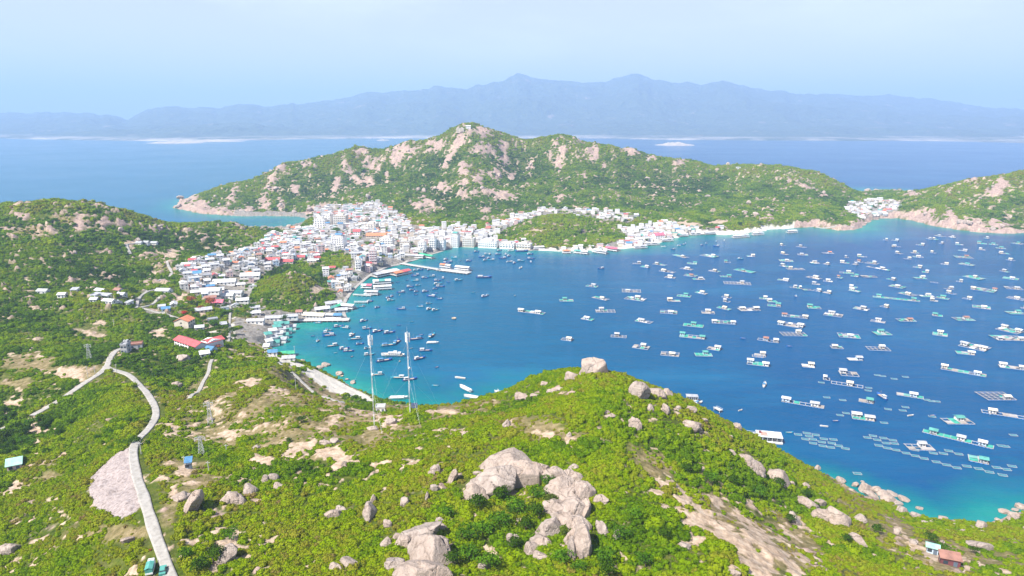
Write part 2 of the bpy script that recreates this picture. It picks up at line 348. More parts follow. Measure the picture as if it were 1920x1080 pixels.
targ = targ + (fbm(col_px / 30, col_px * 0, 4, 5, 0.6) - 0.5) * 11
zt = CAM_H - 12500 * slope(targ)
MZ = prof * zt[None, :] * (0.72 + 0.42 * ridged(MX / 2300, MY / 2300, 5, 91)) + 160 * sstep(0.02, 0.3, tt) * (ridged(MX / 1500, MY / 900, 4, 77) - 0.35)
ang = np.max((MZ - CAM_H) / MY, axis=0); want = -slope(targ)
k = np.clip((want + 0.016) / (ang + 0.016), 0.6, 1.7); k = np.convolve(np.pad(k, 1, 'edge'), np.ones(3) / 3, 'valid')
MZ = MZ * k[None, :] ** np.clip(tt * 1.8, 0, 1)
low = 3 + 22 * fbm(MX / 250, MY / 250, 3, 19)
MZ = np.where(tt + wob * 0.25 < 0, -6, np.maximum(MZ, low * sstep(0, 0.04, tt + wob * 0.25)))
def mountain_material():
    m = NT('far_forest'); pos = m.pos()
    f = m.noise(0.004, 5, 0.65, pos); f2 = m.noise(0.02, 4, 0.6, pos)
    c = m.mix(m.rng(f2, 0.35, 0.7), (0.030, 0.055, 0.030), (0.075, 0.095, 0.045))
    c = m.mix(m.rng(f, 0.62, 0.68, 0, 0.7), c, (0.22, 0.18, 0.15))
    sx = m.n('ShaderNodeSeparateXYZ'); m.l(pos, sx.inputs[0])
    lowm = m.math('MULTIPLY', m.rng(sx.outputs[2], 8, 26, 1, 0), m.rng(m.noise(0.0012, 4, 0.7, pos), 0.40, 0.60))
    c = m.mix(lowm, c, (0.42, 0.38, 0.34))
    m.set(Base_Color=c, Roughness=0.95); m.bump(m.noise(0.0011, 6, 0.6, pos), 1.0, 420.0); return m.m
tag(grid_mesh('mountains', np.stack([MX, MY, MZ], -1).reshape(-1, 3), NMR, NMA, mountain_material()), kind='structure')
# low sandy spits and skerries in front of the far shore
def spit(px, py, wpx, hgt, seed):
    x, y, _ = PZ(px, py); wx = wpx / F * y; n = 60
    u, v = np.meshgrid(np.linspace(-1, 1, n), np.linspace(-1, 1, 24)); rr = np.sqrt(u * u + v * v)
    X = x + u * wx * 0.5; Y = y + v * 160 
    Z = (1 - rr) * hgt * (0.4 + 1.2 * fbm(u * 5, v * 2, 4, seed)) - 0.5
    tag(grid_mesh('skerry', np.stack([X, Y, Z], -1).reshape(-1, 3), 24, n, M_SPIT), kind='structure')
ms = NT('pale_sand_rock'); ms.set(Base_Color=ms.mix(ms.rng(ms.noise(0.02, 4, 0.6, ms.pos()), 0.35, 0.65), (0.30, 0.26, 0.2), (0.5, 0.43, 0.35)), Roughness=0.95); M_SPIT = ms.m
for a in [(1265, 272, 74, 26, 3), (718, 263, 24, 12, 4), (330, 268, 110, 22, 5), (400, 265, 120, 18, 6)]: spit(*a)
# ================================================================== HAZE
hz = bpy.data.materials.new('haze_air'); hz.use_nodes = True; ht = hz.node_tree; ht.nodes.clear()
ho = ht.nodes.new('ShaderNodeOutputMaterial'); hv = ht.nodes.new('ShaderNodeVolumePrincipled')
hv.inputs['Color'].default_value = (0.395, 0.565, 0.84, 1); hv.inputs['Density'].default_value = 1.15e-4; hv.inputs['Anisotropy'].default_value = 0.0
ht.links.new(hv.outputs[0], ho.inputs['Volume'])
def box_obj(name, x0, x1, y0, y1, z0, z1, mat):
    v = [(x, y, z) for z in (z0, z1) for x, y in ((x0, y0), (x1, y0), (x1, y1), (x0, y1))]
    return mesh_obj(name, v, [(3, 2, 1, 0), (4, 5, 6, 7), (0, 1, 5, 4), (1, 2, 6, 5), (2, 3, 7, 6), (3, 0, 4, 7)], mat)
haze = box_obj('haze', -35000, 35000, -5000, 35000, -14, 1500, hz); tag(haze, kind='stuff')
# ================================================================== GROUND COVER MASKS (where rock, soil, sand and settlement lie on the ground)
def ell(px, py, ys, yd, lst, ox, oy, sc):
    """ellipses of bare ground, looked up on the photograph and laid on the land they lie on"""
    out = np.zeros(px.shape)
    for e in lst:
        cx, cy, rx, ry = e[:4]; ro = math.radians(e[4]) if len(e) > 4 else 0.0
        cx, cy, rx, ry = ox + cx * sc, oy + cy * sc, rx * sc, ry * sc
        dx, dy = px - cx, py - cy; u = (dx * math.cos(ro) + dy * math.sin(ro)) / rx; v = (-dx * math.sin(ro) + dy * math.cos(ro)) / ry
        q = 1.45 - np.sqrt(u * u + v * v)
        out = np.maximum(out, np.where((yd > ys[0]) & (yd < ys[1]), np.clip(q, 0, 1.2), 0))
    return out
FARR = (1000, 2300)
rock = np.maximum.reduce([
 ell(GPX, GPY, FARR, GY, [(170,640,70,50),(450,610,40,70,30),(750,470,35,50,20),(770,540,60,40),(690,650,50,80),(1300,350,35,70),(1245,510,38,80,20),(1110,300,26,40,30),(1010,350,50,35),(1420,260,60,40),(1500,350,90,60),(1750,250,100,75),
   (1700,320,45,60,30),(1480,480,60,45),(1380,470,50,30),(1620,440,26,45),(1330,400,60,40),(820,380,40,26),(930,540,30,50),(830,650,26,60),(1110,690,120,35,-20),(360,700,120,28),(560,700,120,28),(820,730,160,18)], 320, 220, .25),
 ell(GPX, GPY, FARR, GY, [(230,210,75,65),(400,180,40,110,15),(320,320,26,90,40),(560,105,110,45),(560,240,90,55),(430,400,50,45),(540,460,38,48),(430,500,40,50),(430,580,38,36),(520,560,28,30),(270,530,60,45),(740,320,38,60),(720,220,50,45),(620,560,40,30),
   (740,590,100,36),(940,370,25,60),(1120,220,40,30),(1180,260,28,45),(1150,360,26,60),(1070,290,30,30),(1410,260,55,60),(1400,320,40,36),(1490,370,20,30),(1340,440,22,28),(1700,260,75,22,20),(1290,180,60,22),(160,660,120,55),(600,700,45,28),(1150,610,45,36),(640,440,26,60),(800,440,28,30),(690,420,55,50)], 760, 220, .25),
 ell(GPX, GPY, FARR, GY, [(390,285,70,36),(100,240,60,20),(1510,320,50,20,30),(1550,500,120,20,15),(1740,580,90,20,35),(1240,780,26,60)], 1200, 250, .1945),
 ell(GPX, GPY, FARR, GY, [(960,540,60,50),(1170,560,55,80,-20),(1400,630,90,45),(1650,650,150,45),(1620,330,90,45),(1720,250,90,45,15),(1155,320,40,22),(800,345,80,20),(560,300,140,16),(1680,420,30,18),(1390,210,60,16)], 1560, 300, .1875),
 ell(GPX, GPY, (780, 1200), GY, [(430,190,45,50),(130,140,50,24),(260,150,24,20),(590,180,30,26),(670,190,36,20),(880,215,60,20),(1140,265,35,25),(1330,185,20,15),(80,250,24,22),(290,220,30,12),(40,210,50,10)], 0, 360, .3333)])
soil = np.maximum.reduce([
 ell(GPX, GPY, FARR, GY, [(450,880,200,36,8),(740,850,110,28)], 1200, 250, .1945),
 ell(GPX, GPY, FARR, GY, [(640,410,170,38,4),(1350,150,160,30,5),(1270,70,60,22,20)], 920, 380, .125),
 ell(GPX, GPY, (690, 800), GY, [(700,650,90,28,-20)], 400, 360, .2778),
 ell(GPX, GPY, (500, 800), GY, [(240,220,150,50,-25),(560,420,60,60),(280,420,120,14),(650,600,70,60),(1300,640,180,60),(1200,760,150,50)], 300, 530, .1389),
 ell(GPX, GPY, (380, 1010), GY, [(490,790,50,12,20),(545,735,60,12,10),(540,810,60,14),(230,930,30,20),(440,1040,70,40),(60,410,0.1,0.1),(860,460,26,14),(850,520,20,12),(960,350,60,30),(970,330,70,16),(720,310,40,26),(740,285,70,10),(200,830,36,16),(880,800,40,30),(1170,755,36,36)], 0, 360, .3333),
 ell(GPX, GPY, (180, 480), GY, [(180,480,40,60,25),(190,420,50,26),(60,670,70,22,-30),(20,720,40,40),(340,150,70,32),(60,290,50,22,-25),(850,600,46,46),(800,715,30,60),(880,655,40,12),(1060,430,60,22),(780,390,50,10),(1150,190,50,26),(1040,970,26,90,30),(1170,540,22,60),(760,640,30,20)], 0, 640, .4074),
 ell(GPX, GPY, (180, 480), GY, [(420,585,90,36,-25),(730,570,70,40),(120,395,80,34),(220,740,110,42,-15),(440,765,110,40,15),(50,800,70,50),(1070,515,80,14),(40,340,60,14),(1400,580,30,20),(390,740,60,20),(480,810,50,30)], 480, 600, .3333),
 ell(GPX, GPY, (180, 330), GY, [(1100,190,100,28,20),(1240,200,26,40),(860,110,26,36),(570,185,26,40,30),(430,40,90,14),(1420,230,50,30,30),(1500,60,50,20)], 700, 760, .2963),
 ell(GPX, GPY, (150, 330), GY, [(160,640,80,56),(205,620,60,44),(280,700,76,70,35),(370,790,110,66,35),(470,850,115,66,35),(560,930,110,76,45),(600,1010,110,95),(640,1070,120,80),(350,660,60,18,30),(450,710,80,22,35),(560,780,90,28,35),(650,860,80,30,45),(740,960,90,26,45),(830,1050,80,26,55),(300,840,30,50),(370,910,50,40),(180,740,26,18),(280,925,30,26),
   (845,790,40,12,45)], 1180, 680, .3704),
 ell(GPX, GPY, (150, 330), GY, [(40,90,80,30,40),(140,200,90,26,50),(230,290,60,50),(330,380,140,60,20),(480,480,120,50,15),(650,530,160,50),(950,560,140,50,12),(1200,620,160,40,15),(1050,680,90,80),(1550,740,120,60),(1650,760,80,60),(200,430,60,60)], 1680, 980, .125)])
QUARRY = [(c[0] / 2.4545, 640 + c[1] / 2.4545) for c in [(600,482),(545,515),(480,560),(425,620),(398,668),(425,750),(480,805),(520,825),(610,800),(650,760),(640,690),(612,600)]]
quarry = inside(GPX, GPY, QUARRY) & (GY < 330) & (GY > 180)
TOWN = [[(335,505),(375,480),(420,478),(478,470),(488,450),(540,432),(585,425),(590,392),(650,384),(715,380),(750,400),(770,420),(800,428),(860,424),(900,432),(925,420),(965,405),(1020,392),(1100,392),(1190,400),(1190,418),(1130,414),(1060,402),(1015,405),
         (960,424),(930,440),(930,452),(990,455),(1010,472),(880,470),(780,495),(700,520),(668,545),(655,575),(640,600),(560,606),(540,590),(600,575),(630,555),(605,512),(612,500),(655,505),(660,480),(610,472),(590,492),(545,490),(490,515),(465,560),(400,566),(345,545)],
        [(1150,428),(1190,425),(1240,415),(1290,425),(1370,430),(1380,444),(1280,446),(1200,468),(1100,474),(1060,474),(1120,462),(1180,445)], [(1580,395),(1590,380),(1640,372),(1690,380),(1680,398),(1650,406),(1620,412)],
        [(980,466),(1180,462),(1180,473),(980,475)], [(250,575),(262,548),(320,540),(330,560),(330,600),(300,600)], [(340,600),(350,560),(480,560),(500,600),(500,640),(440,660),(400,660),(350,640)]]
town = np.zeros(GX.shape, bool)
for t_ in TOWN[:4]: town |= inside(GPX, GPY, t_)
town &= (GY > 560) & (GY < 1800) & (H > -0.2)
yard = (inside(GPX, GPY, TOWN[4]) | inside(GPX, GPY, TOWN[5])) & (GY > 500) & (GY < 760)
BEACHPX = [(490,650),(520,668),(548,676),(570,684),(600,697),(640,717),(665,730),(690,741),(700,752),(690,755),(655,742),(620,735),(590,715),(560,693),(530,682),(500,668)]
edge = (fbm(GX / 9, GY / 9, 4, 88) - 0.5)
edge2 = (fbm(GX / 30, GY / 30, 4, 89) - 0.5)
ed = np.where(GR > 700, edge2, edge)
# shores: sandy rim, rock along the headlands
rim = np.interp(GPX, [300, 330, 560, 575, 640, 980, 1100, 1480, 1500, 1690, 1720, 2000], [0, 46, 34, 9, 5, 8, 12, 9, 11, 8, 15, 17])
rimrock = ((GPX < 560) | (GPX > 1490)) & (GY > 1000)
shore = (sd > -3) & (sd < rim * (1 + 1.6 * ed)) & (GY > 560)
cliff = (sd > -3) & (sd < 7 * (1 + 2.0 * ed)) & (GY <= 460) & (GPX > 930)
beach = inside(GPX, GPY, BEACHPX) & (GY > 380) & (GY < 620) & (sd > -4)
beach |= (sd > -3) & (sd < 2.5) & (GY > 460) & (GY < 560)
A_rock = np.clip(sstep(0.42, 0.62, rock + np.where(GR > 700, edge2 * 0.8 + edge * 2.4 + (fbm(GX / 5, GY / 5, 3, 99) - 0.5) * 0.4, edge * 1.8)) + (shore & rimrock) + cliff, 0, 1)
A_soil = np.clip(sstep(0.45, 0.62, soil + edge2 * 1.2 + (fbm(GX / 3.2, GY / 3.2, 3, 90) - 0.5) * 2.2), 0, 1)
townshore = (GPX > 440) & (GPX < 1010) & (GPY < 740)
A_sand = np.clip(beach * 1.0 + (shore & ~rimrock & ~townshore), 0, 1)
A_pave = np.clip(town * (0.6 + 0.8 * (fbm(GX / 18, GY / 18, 3, 55) > 0.42)) + yard * (fbm(GX / 14, GY / 14, 3, 56) > 0.66) * 0.7, 0, 1)
A_pave = np.where(quarry | beach, 0, np.maximum(A_pave, (shore & townshore & (GPY < 668)) * 1.0))
bare = np.maximum.reduce([A_rock, A_soil, A_sand, quarry * 1.0])
# ------------------------------------------------------------------ roads (polylines found on the photograph, laid on the ground)
ROADS = [([(322,1090),(305,1040),(290,1000),(272,940),(255,890),(248,845),(258,826),(275,808),(288,795),(295,772),(283,748),(262,722),(243,703),(225,697),(208,692),(198,687)], 6.2, 140, 480),
 ([(60,782),(85,768),(120,748),(160,718),(190,700),(203,685),(208,668),(222,655),(262,648)], 7.0, 300, 560), ([(-60,830),(0,806),(26,796)], 6.5, 250, 480),
 ([(356,747),(375,728),(392,700),(393,684),(398,675)], 4.2, 340, 520), ([(520,680),(540,695),(560,712),(575,727),(592,742)], 3.6, 380, 560), ([(606,744),(625,750),(645,756)], 3.4, 340, 560),
 ([(428,668),(430,640),(430,610),(433,580),(430,562),(428,545)], 3.6, 540, 860), ([(436,606),(470,601),(510,598)], 3.4, 600, 760),
 ([(256,578),(262,556),(275,548),(290,543)], 5, 600, 760), ([(262,577),(285,572),(300,560)], 5, 600, 760), ([(262,577),(290,585),(318,592),(345,602)], 5, 560, 760), ([(296,530),(312,524),(324,512),(316,500),(313,492)], 5, 700, 1000),
 ([(236,460),(240,468),(244,477)], 7, 800, 1100), ([(236,460),(255,458),(290,457)], 5, 800, 1100),
 ([(648,598),(642,580),(648,562),(662,542),(690,520),(725,502),(760,491),(800,480),(830,471)], 7, 600, 1250), ([(1530,427),(1560,429),(1600,426)], 6, 1100, 1500)]
road_lines = []; A_road = np.zeros(GX.shape)
for pts, wd_, y0, y1 in ROADS:
    wd_ = wd_ * 0.56
    w3 = [hit(px, py, y0, y1) for px, py in pts]; w3 = [p for p in w3 if p]
    if len(w3) < 2: continue
    q = np.array(w3)[:, :2]
    for _ in range(3):                        # smooth corners
        q = np.concatenate([q[:1], np.stack([0.75 * q[:-1] + 0.25 * q[1:], 0.25 * q[:-1] + 0.75 * q[1:]], 1).reshape(-1, 2), q[-1:]])
    road_lines.append((q, wd_))
    bb = (GX > q[:, 0].min() - 12) & (GX < q[:, 0].max() + 12) & (GY > q[:, 1].min() - 12) & (GY < q[:, 1].max() + 12)
    dd = seg_dist(GX[bb], GY[bb], [tuple(p) for p in q], False)
    A_road[bb] = np.maximum(A_road[bb], 1 - sstep(wd_ * 0.5 + 1.4, wd_ * 0.5 + 3.6, dd))
    # a level bench for the road to lie on
# ------------------------------------------------------------------ what grows where: dry open ridges, lush gullies
def blur(a, n):
    for ax in (0, 1):
        c = np.cumsum(np.concatenate([np.zeros_like(np.take(a, [0], ax)), a], ax), ax); L_ = a.shape[ax]
        lo = np.maximum(np.arange(L_) - n, 0); hi = np.minimum(np.arange(L_) + n + 1, L_)
        sh = [1, 1]; sh[ax] = -1; a = (np.take(c, hi, ax) - np.take(c, lo, ax)) / (hi - lo).reshape(sh)
    return a
curv = blur(H, 3) - blur(H, 22)                                  # >0 on knobs and spurs, <0 in gullies
curv = np.clip(curv / (0.006 * GR + 0.6), -1, 1)
NEARY = (100, 620)
DRY = np.maximum.reduce([
 ell(GPX, GPY, NEARY, GY, [(480,800,160,70,10),(560,740,120,50),(640,800,120,50),(720,790,70,40),(420,790,60,50),(360,890,50,50,40),(870,765,110,18),(1050,810,120,26,10),(1230,870,60,40,40),(1350,950,120,50,45),(1450,1020,130,60,45),(1750,1030,150,40,15),(1690,1000,60,30,45),(320,960,30,60),(60,900,60,24,-30),(20,720,50,14),(150,700,36,16),(1600,930,60,20,30),(240,1000,60,20)], 0, 0, 1),
 ell(GPX, GPY, (380, 1200), GY, [(520,650,60,20),(60,435,60,12),(130,415,50,12),(175,625,40,14),(60,680,50,20),(300,500,20,10),(470,610,60,20)], 0, 0, 1)])
DRY = np.clip(sstep(0.15, 0.9, DRY * 0.75 + (fbm(GX / 12, GY / 12, 4, 133) - 0.5) * 1.6), 0, 1)
LUSH = np.maximum.reduce([
 ell(GPX, GPY, (100, 480), GY, [(960,980,150,70),(60,820,110,50),(150,760,60,40),(240,800,60,50),(1100,980,60,40),(1330,880,120,50,30),(1180,1000,160,60),(880,990,120,60),(400,1040,60,60),(560,900,160,40),(1500,930,100,30,30)], 0, 0, 1)])
LUSH = sstep(0.2, 1.0, LUSH)
TINT = 0.50 + 0.20 * curv - 0.22 * LUSH + (fbm(GX / 20, GY / 20, 4, 140) - 0.5) * 0.7 + (fbm(GX / 90, GY / 90, 3, 141) - 0.5) * 0.5
TINT += 0.12 * (GY < 420) + 0.06 * (GPY > 700) - 0.05 * ((GPX < 420) & (GY > 420) & (GY < 1200)) - 0.05 * (GY > 1300)
TINT = np.clip(TINT, 0.02, 0.78); TINT = TINT + (0.98 - TINT) * 0.7 * DRY * (fbm(GX / 4, GY / 4, 2, 150) > 0.5)
def ground_material():
    m = NT('ground_scrub_rock_soil'); pos = m.pos()
    f1 = m.noise(0.35, 6, 0.65, pos); f2 = m.noise(0.03, 5, 0.6, pos); f3 = m.noise(1.6, 4, 0.6, pos)
    dry = m.attr('dry').outputs['Fac']
    grass = m.ramp(f1, [(0.28, (0.022, 0.038, 0.005)), (0.5, (0.060, 0.085, 0.008)), (0.72, (0.13, 0.14, 0.022))])
    drygrass = m.ramp(f1, [(0.25, (0.07, 0.065, 0.02)), (0.5, (0.19, 0.15, 0.07)), (0.72, (0.32, 0.25, 0.15))])
    grass = m.mix(m.rng(f2, 0.5, 0.72, 0, 0.6), grass, (0.09, 0.085, 0.03)); grass = m.mix(dry, grass, drygrass)
    rk = m.ramp(f1, [(0.25, (0.07, 0.05, 0.042)), (0.42, (0.26, 0.185, 0.15)), (0.7, (0.44, 0.33, 0.275))])
    so = m.ramp(f1, [(0.25, (0.20, 0.14, 0.09)), (0.5, (0.40, 0.30, 0.215)), (0.72, (0.54, 0.44, 0.34))])
    sa = m.ramp(f3, [(0.3, (0.44, 0.395, 0.33)), (0.65, (0.62, 0.575, 0.50))])
    pv = m.ramp(f1, [(0.3, (0.10, 0.09, 0.08)), (0.5, (0.20, 0.18, 0.155)), (0.7, (0.32, 0.30, 0.27))])
    qy = m.ramp(m.noise(0.8, 7, 0.7, pos), [(0.3, (0.10, 0.08, 0.075)), (0.45, (0.27, 0.225, 0.21)), (0.7, (0.40, 0.345, 0.33))])
    rd = pv
    c = grass
    c = m.mix(m.attr('rock').outputs['Fac'], c, rk); c = m.mix(m.attr('soil').outputs['Fac'], c, so); c = m.mix(m.attr('pave').outputs['Fac'], c, pv)
    c = m.mix(m.attr('sand').outputs['Fac'], c, sa); c = m.mix(m.attr('quarry').outputs['Fac'], c, qy); c = m.mix(m.attr('road').outputs['Fac'], c, rd)
    m.set(Base_Color=c, Roughness=0.95); m.p.inputs['Specular IOR Level'].default_value = 0.05
    m.bump(m.math('ADD', m.noise(0.5, 7, 0.7, pos), m.math('MULTIPLY', m.noise(0.07, 5, 0.65, pos), 4.0)), 0.7, 0.9)
    return m.m
hb = blur(blur(H, 5), 4); Hs = H + (hb - H) * np.clip(A_road * 1.6, 0, 1)
# craggy relief on bare rock, ruts in the quarry
Hs += A_rock * np.where(GR > 700, (ridged(GX / 26, GY / 26, 4, 61) - 0.45) * 13, (ridged(GX / 7, GY / 7, 4, 61) - 0.5) * 3.0) * (sd > 1)
Hs += A_soil * (ridged(GX / 9, GY / 9, 4, 62) - 0.5) * np.where(GR > 700, 0, 1.4)
Hs += quarry * (ridged(GX / 5, GY / 5, 4, 63) - 0.5) * 2.0
H = Hs
ter = grid_mesh('terrain', np.stack([GX, GY, H], -1).reshape(-1, 3), NR, NA, ground_material(),
                {'rock': A_rock.ravel(), 'soil': A_soil.ravel(), 'sand': A_sand.ravel(), 'pave': A_pave.ravel(), 'quarry': quarry.ravel() * 1.0, 'road': np.zeros(GX.size), 'dry': DRY.ravel()})
tag(ter, kind='structure')
def road_material():
    m = NT('pale_concrete_road'); pos = m.pos()
    c = m.ramp(m.noise(0.5, 6, 0.65, pos), [(0.3, (0.20, 0.185, 0.16)), (0.5, (0.30, 0.28, 0.25)), (0.75, (0.38, 0.36, 0.33))])
    m.set(Base_Color=c, Roughness=0.9); m.bump(m.noise(2.0, 4, 0.6, pos), 0.3, 0.1); return m.m
M_ROAD = road_material()
for q, wd_ in road_lines:
    seg = np.hypot(*np.diff(q, axis=0).T); s = np.concatenate([[0], np.cumsum(seg)]); n = max(int(s[-1] / 1.6), 4)
    u = np.linspace(0, s[-1], n); cx = np.interp(u, s, q[:, 0]); cy = np.interp(u, s, q[:, 1])
    tx, ty = np.gradient(cx), np.gradient(cy); L = np.hypot(tx, ty) + 1e-9; nx, ny = -ty / L, tx / L
    k = np.linspace(-1, 1, 7); hw = wd_ * 0.5 * (1 + 0.22 * (fbm(u / 12, u * 0, 2, 7) - 0.5)); 
    X = cx[:, None] + nx[:, None] * k * hw[:, None]; Y = cy[:, None] + ny[:, None] * k * hw[:, None]
    Z = terr(X, Y); Zm = Z.max(1)
    Zm = np.convolve(np.pad(Zm, 3, 'edge'), np.ones(7) / 7, 'valid')
    Z = np.maximum(Z, Zm[:, None] * 0.75 + Z * 0.25) + 0.36; Z = np.maximum(Z, 0.5)
    V = np.stack([X, Y, Z], -1); lo = V.copy()[:, [0, -1]]; lo[:, :, 2] -= 2.0
    V = np.concatenate([lo[:, :1], V, lo[:, 1:]], 1)
    tag(grid_mesh('road', V.reshape(-1, 3), n, 9, M_ROAD), kind='structure')
# ================================================================== SCRUB
def foliage_material(name, hues, patch=True):
    m = NT(name); pos = m.pos(); oi = m.n('ShaderNodeObjectInfo')
    if patch:
        t = m.attr('tint', 'INSTANCER').outputs['Fac']; t = m.math('ADD', t, m.rng(oi.outputs['Random'], 0, 1, -0.13, 0.13))
        c = m.ramp(t, [(0.0, (0.010, 0.030, 0.004)), (0.20, (0.028, 0.075, 0.003)), (0.44, (0.088, 0.172, 0.002)), (0.68, (0.188, 0.262, 0.002)), (0.92, (0.20, 0.185, 0.02)), (1.0, (0.20, 0.14, 0.055))])
    else:
        c = m.ramp(oi.outputs['Random'], [(k / (len(hues) - 1), h) for k, h in enumerate(hues)])
    c = m.mix(m.rng(m.noise(0.7, 2, 0.5, pos), 0.3, 0.7, 0, 0.22), c, (0.22, 0.30, 0.004))
    m.set(Base_Color=c, Roughness=0.75); m.p.inputs['Specular IOR Level'].default_value = 0.0
    tr = m.n('ShaderNodeBsdfTranslucent'); m.l(c, tr.inputs['Color']); ms_ = m.n('ShaderNodeMixShader'); ms_.inputs[0].default_value = 0.22
    m.l(m.p.outputs[0], ms_.inputs[1]); m.l(tr.outputs[0], ms_.inputs[2]); m.l(ms_.outputs[0], m.out.inputs['Surface'])
    return m.m
M_SCRUB = foliage_material('scrub_leaves', [(0.045, 0.085, 0.006), (0.085, 0.125, 0.006), (0.065, 0.115, 0.008), (0.125, 0.155, 0.008), (0.055, 0.095, 0.010), (0.10, 0.14, 0.005)])
def leafball(rs, n, leaf, squash=0.75, lobes=5, core=True):
    """leaf-sized faces over an uneven lobed crown of radius about 1"""
    cs = [(rs.normal(0, 0.36), rs.normal(0, 0.36), 0.25 + rs.random() * 0.5, 0.42 + rs.random() * 0.25) for _ in range(lobes)]
    V = []; Fc = []
    for k in range(n):
        cx, cy, cz, cr = cs[k % lobes]
        d = rs.normal(0, 1, 3); d /= np.linalg.norm(d); d[2] = abs(d[2]) * 1.0 - 0.25
        r = cr * (0.75 + 0.35 * rs.random()); p = np.array([cx, cy, cz * squash]) + d * r * np.array([1, 1, squash])
        nrm = d + rs.normal(0, 0.38, 3); nrm /= np.linalg.norm(nrm)
        a = np.cross(nrm, rs.normal(0, 1, 3)); a /= np.linalg.norm(a); b = np.cross(nrm, a); s = leaf * (0.6 + 0.8 * rs.random())
        i = len(V); V += [tuple(p + a * s), tuple(p + b * s * 0.7), tuple(p - a * s), tuple(p - b * s * 0.7)]; Fc.append((i, i + 1, i + 2, i + 3))
    if core:
        for cx, cy, cz, cr in cs:
            i = len(V); r = cr * 0.8
            ring = [(cx + r * math.cos(a) * 1.0, cy + r * math.sin(a), cz * squash) for a in np.linspace(0, 2 * math.pi, 7)[:-1]]
            V += [(cx, cy, cz * squash + r * squash)] + ring + [(x * 1.0, y * 1.0, -0.3) for x, y, z in ring]
            for a in range(6): Fc += [(i, i + 1 + a, i + 1 + (a + 1) % 6), (i + 1 + a, i + 7 + a, i + 7 + (a + 1) % 6, i + 1 + (a + 1) % 6)]
    return V, Fc
rs = np.random.RandomState(4)
PROTO = bpy.data.collections.new('scrub_kinds')
for k in range(5):
    V, Fc = leafball(rs, 230, 0.13); PROTO.objects.link(mesh_obj('scrub_shrub', V, Fc, M_SCRUB, link=False))
PROTOF = bpy.data.collections.new('scrub_kinds_far')
for k in range(4):
    V, Fc = leafball(rs, 46, 0.26, lobes=4); PROTOF.objects.link(mesh_obj('scrub_shrub', V, Fc, M_SCRUB, link=False))
def field(arr, x, y):
    a = np.clip((np.arctan2(x, y) - AZ0) / (AZ1 - AZ0) * (NA - 1), 0, NA - 1).astype(int)
    l = np.clip((np.log(np.maximum(np.hypot(x, y), R0)) - lr[0]) / (lr[-1] - lr[0]) * (NR - 1), 0, NR - 1).astype(int)
    return arr[l, a]
BARE = np.maximum.reduce([bare, A_road, np.clip(A_pave * 1.3, 0, 1)])
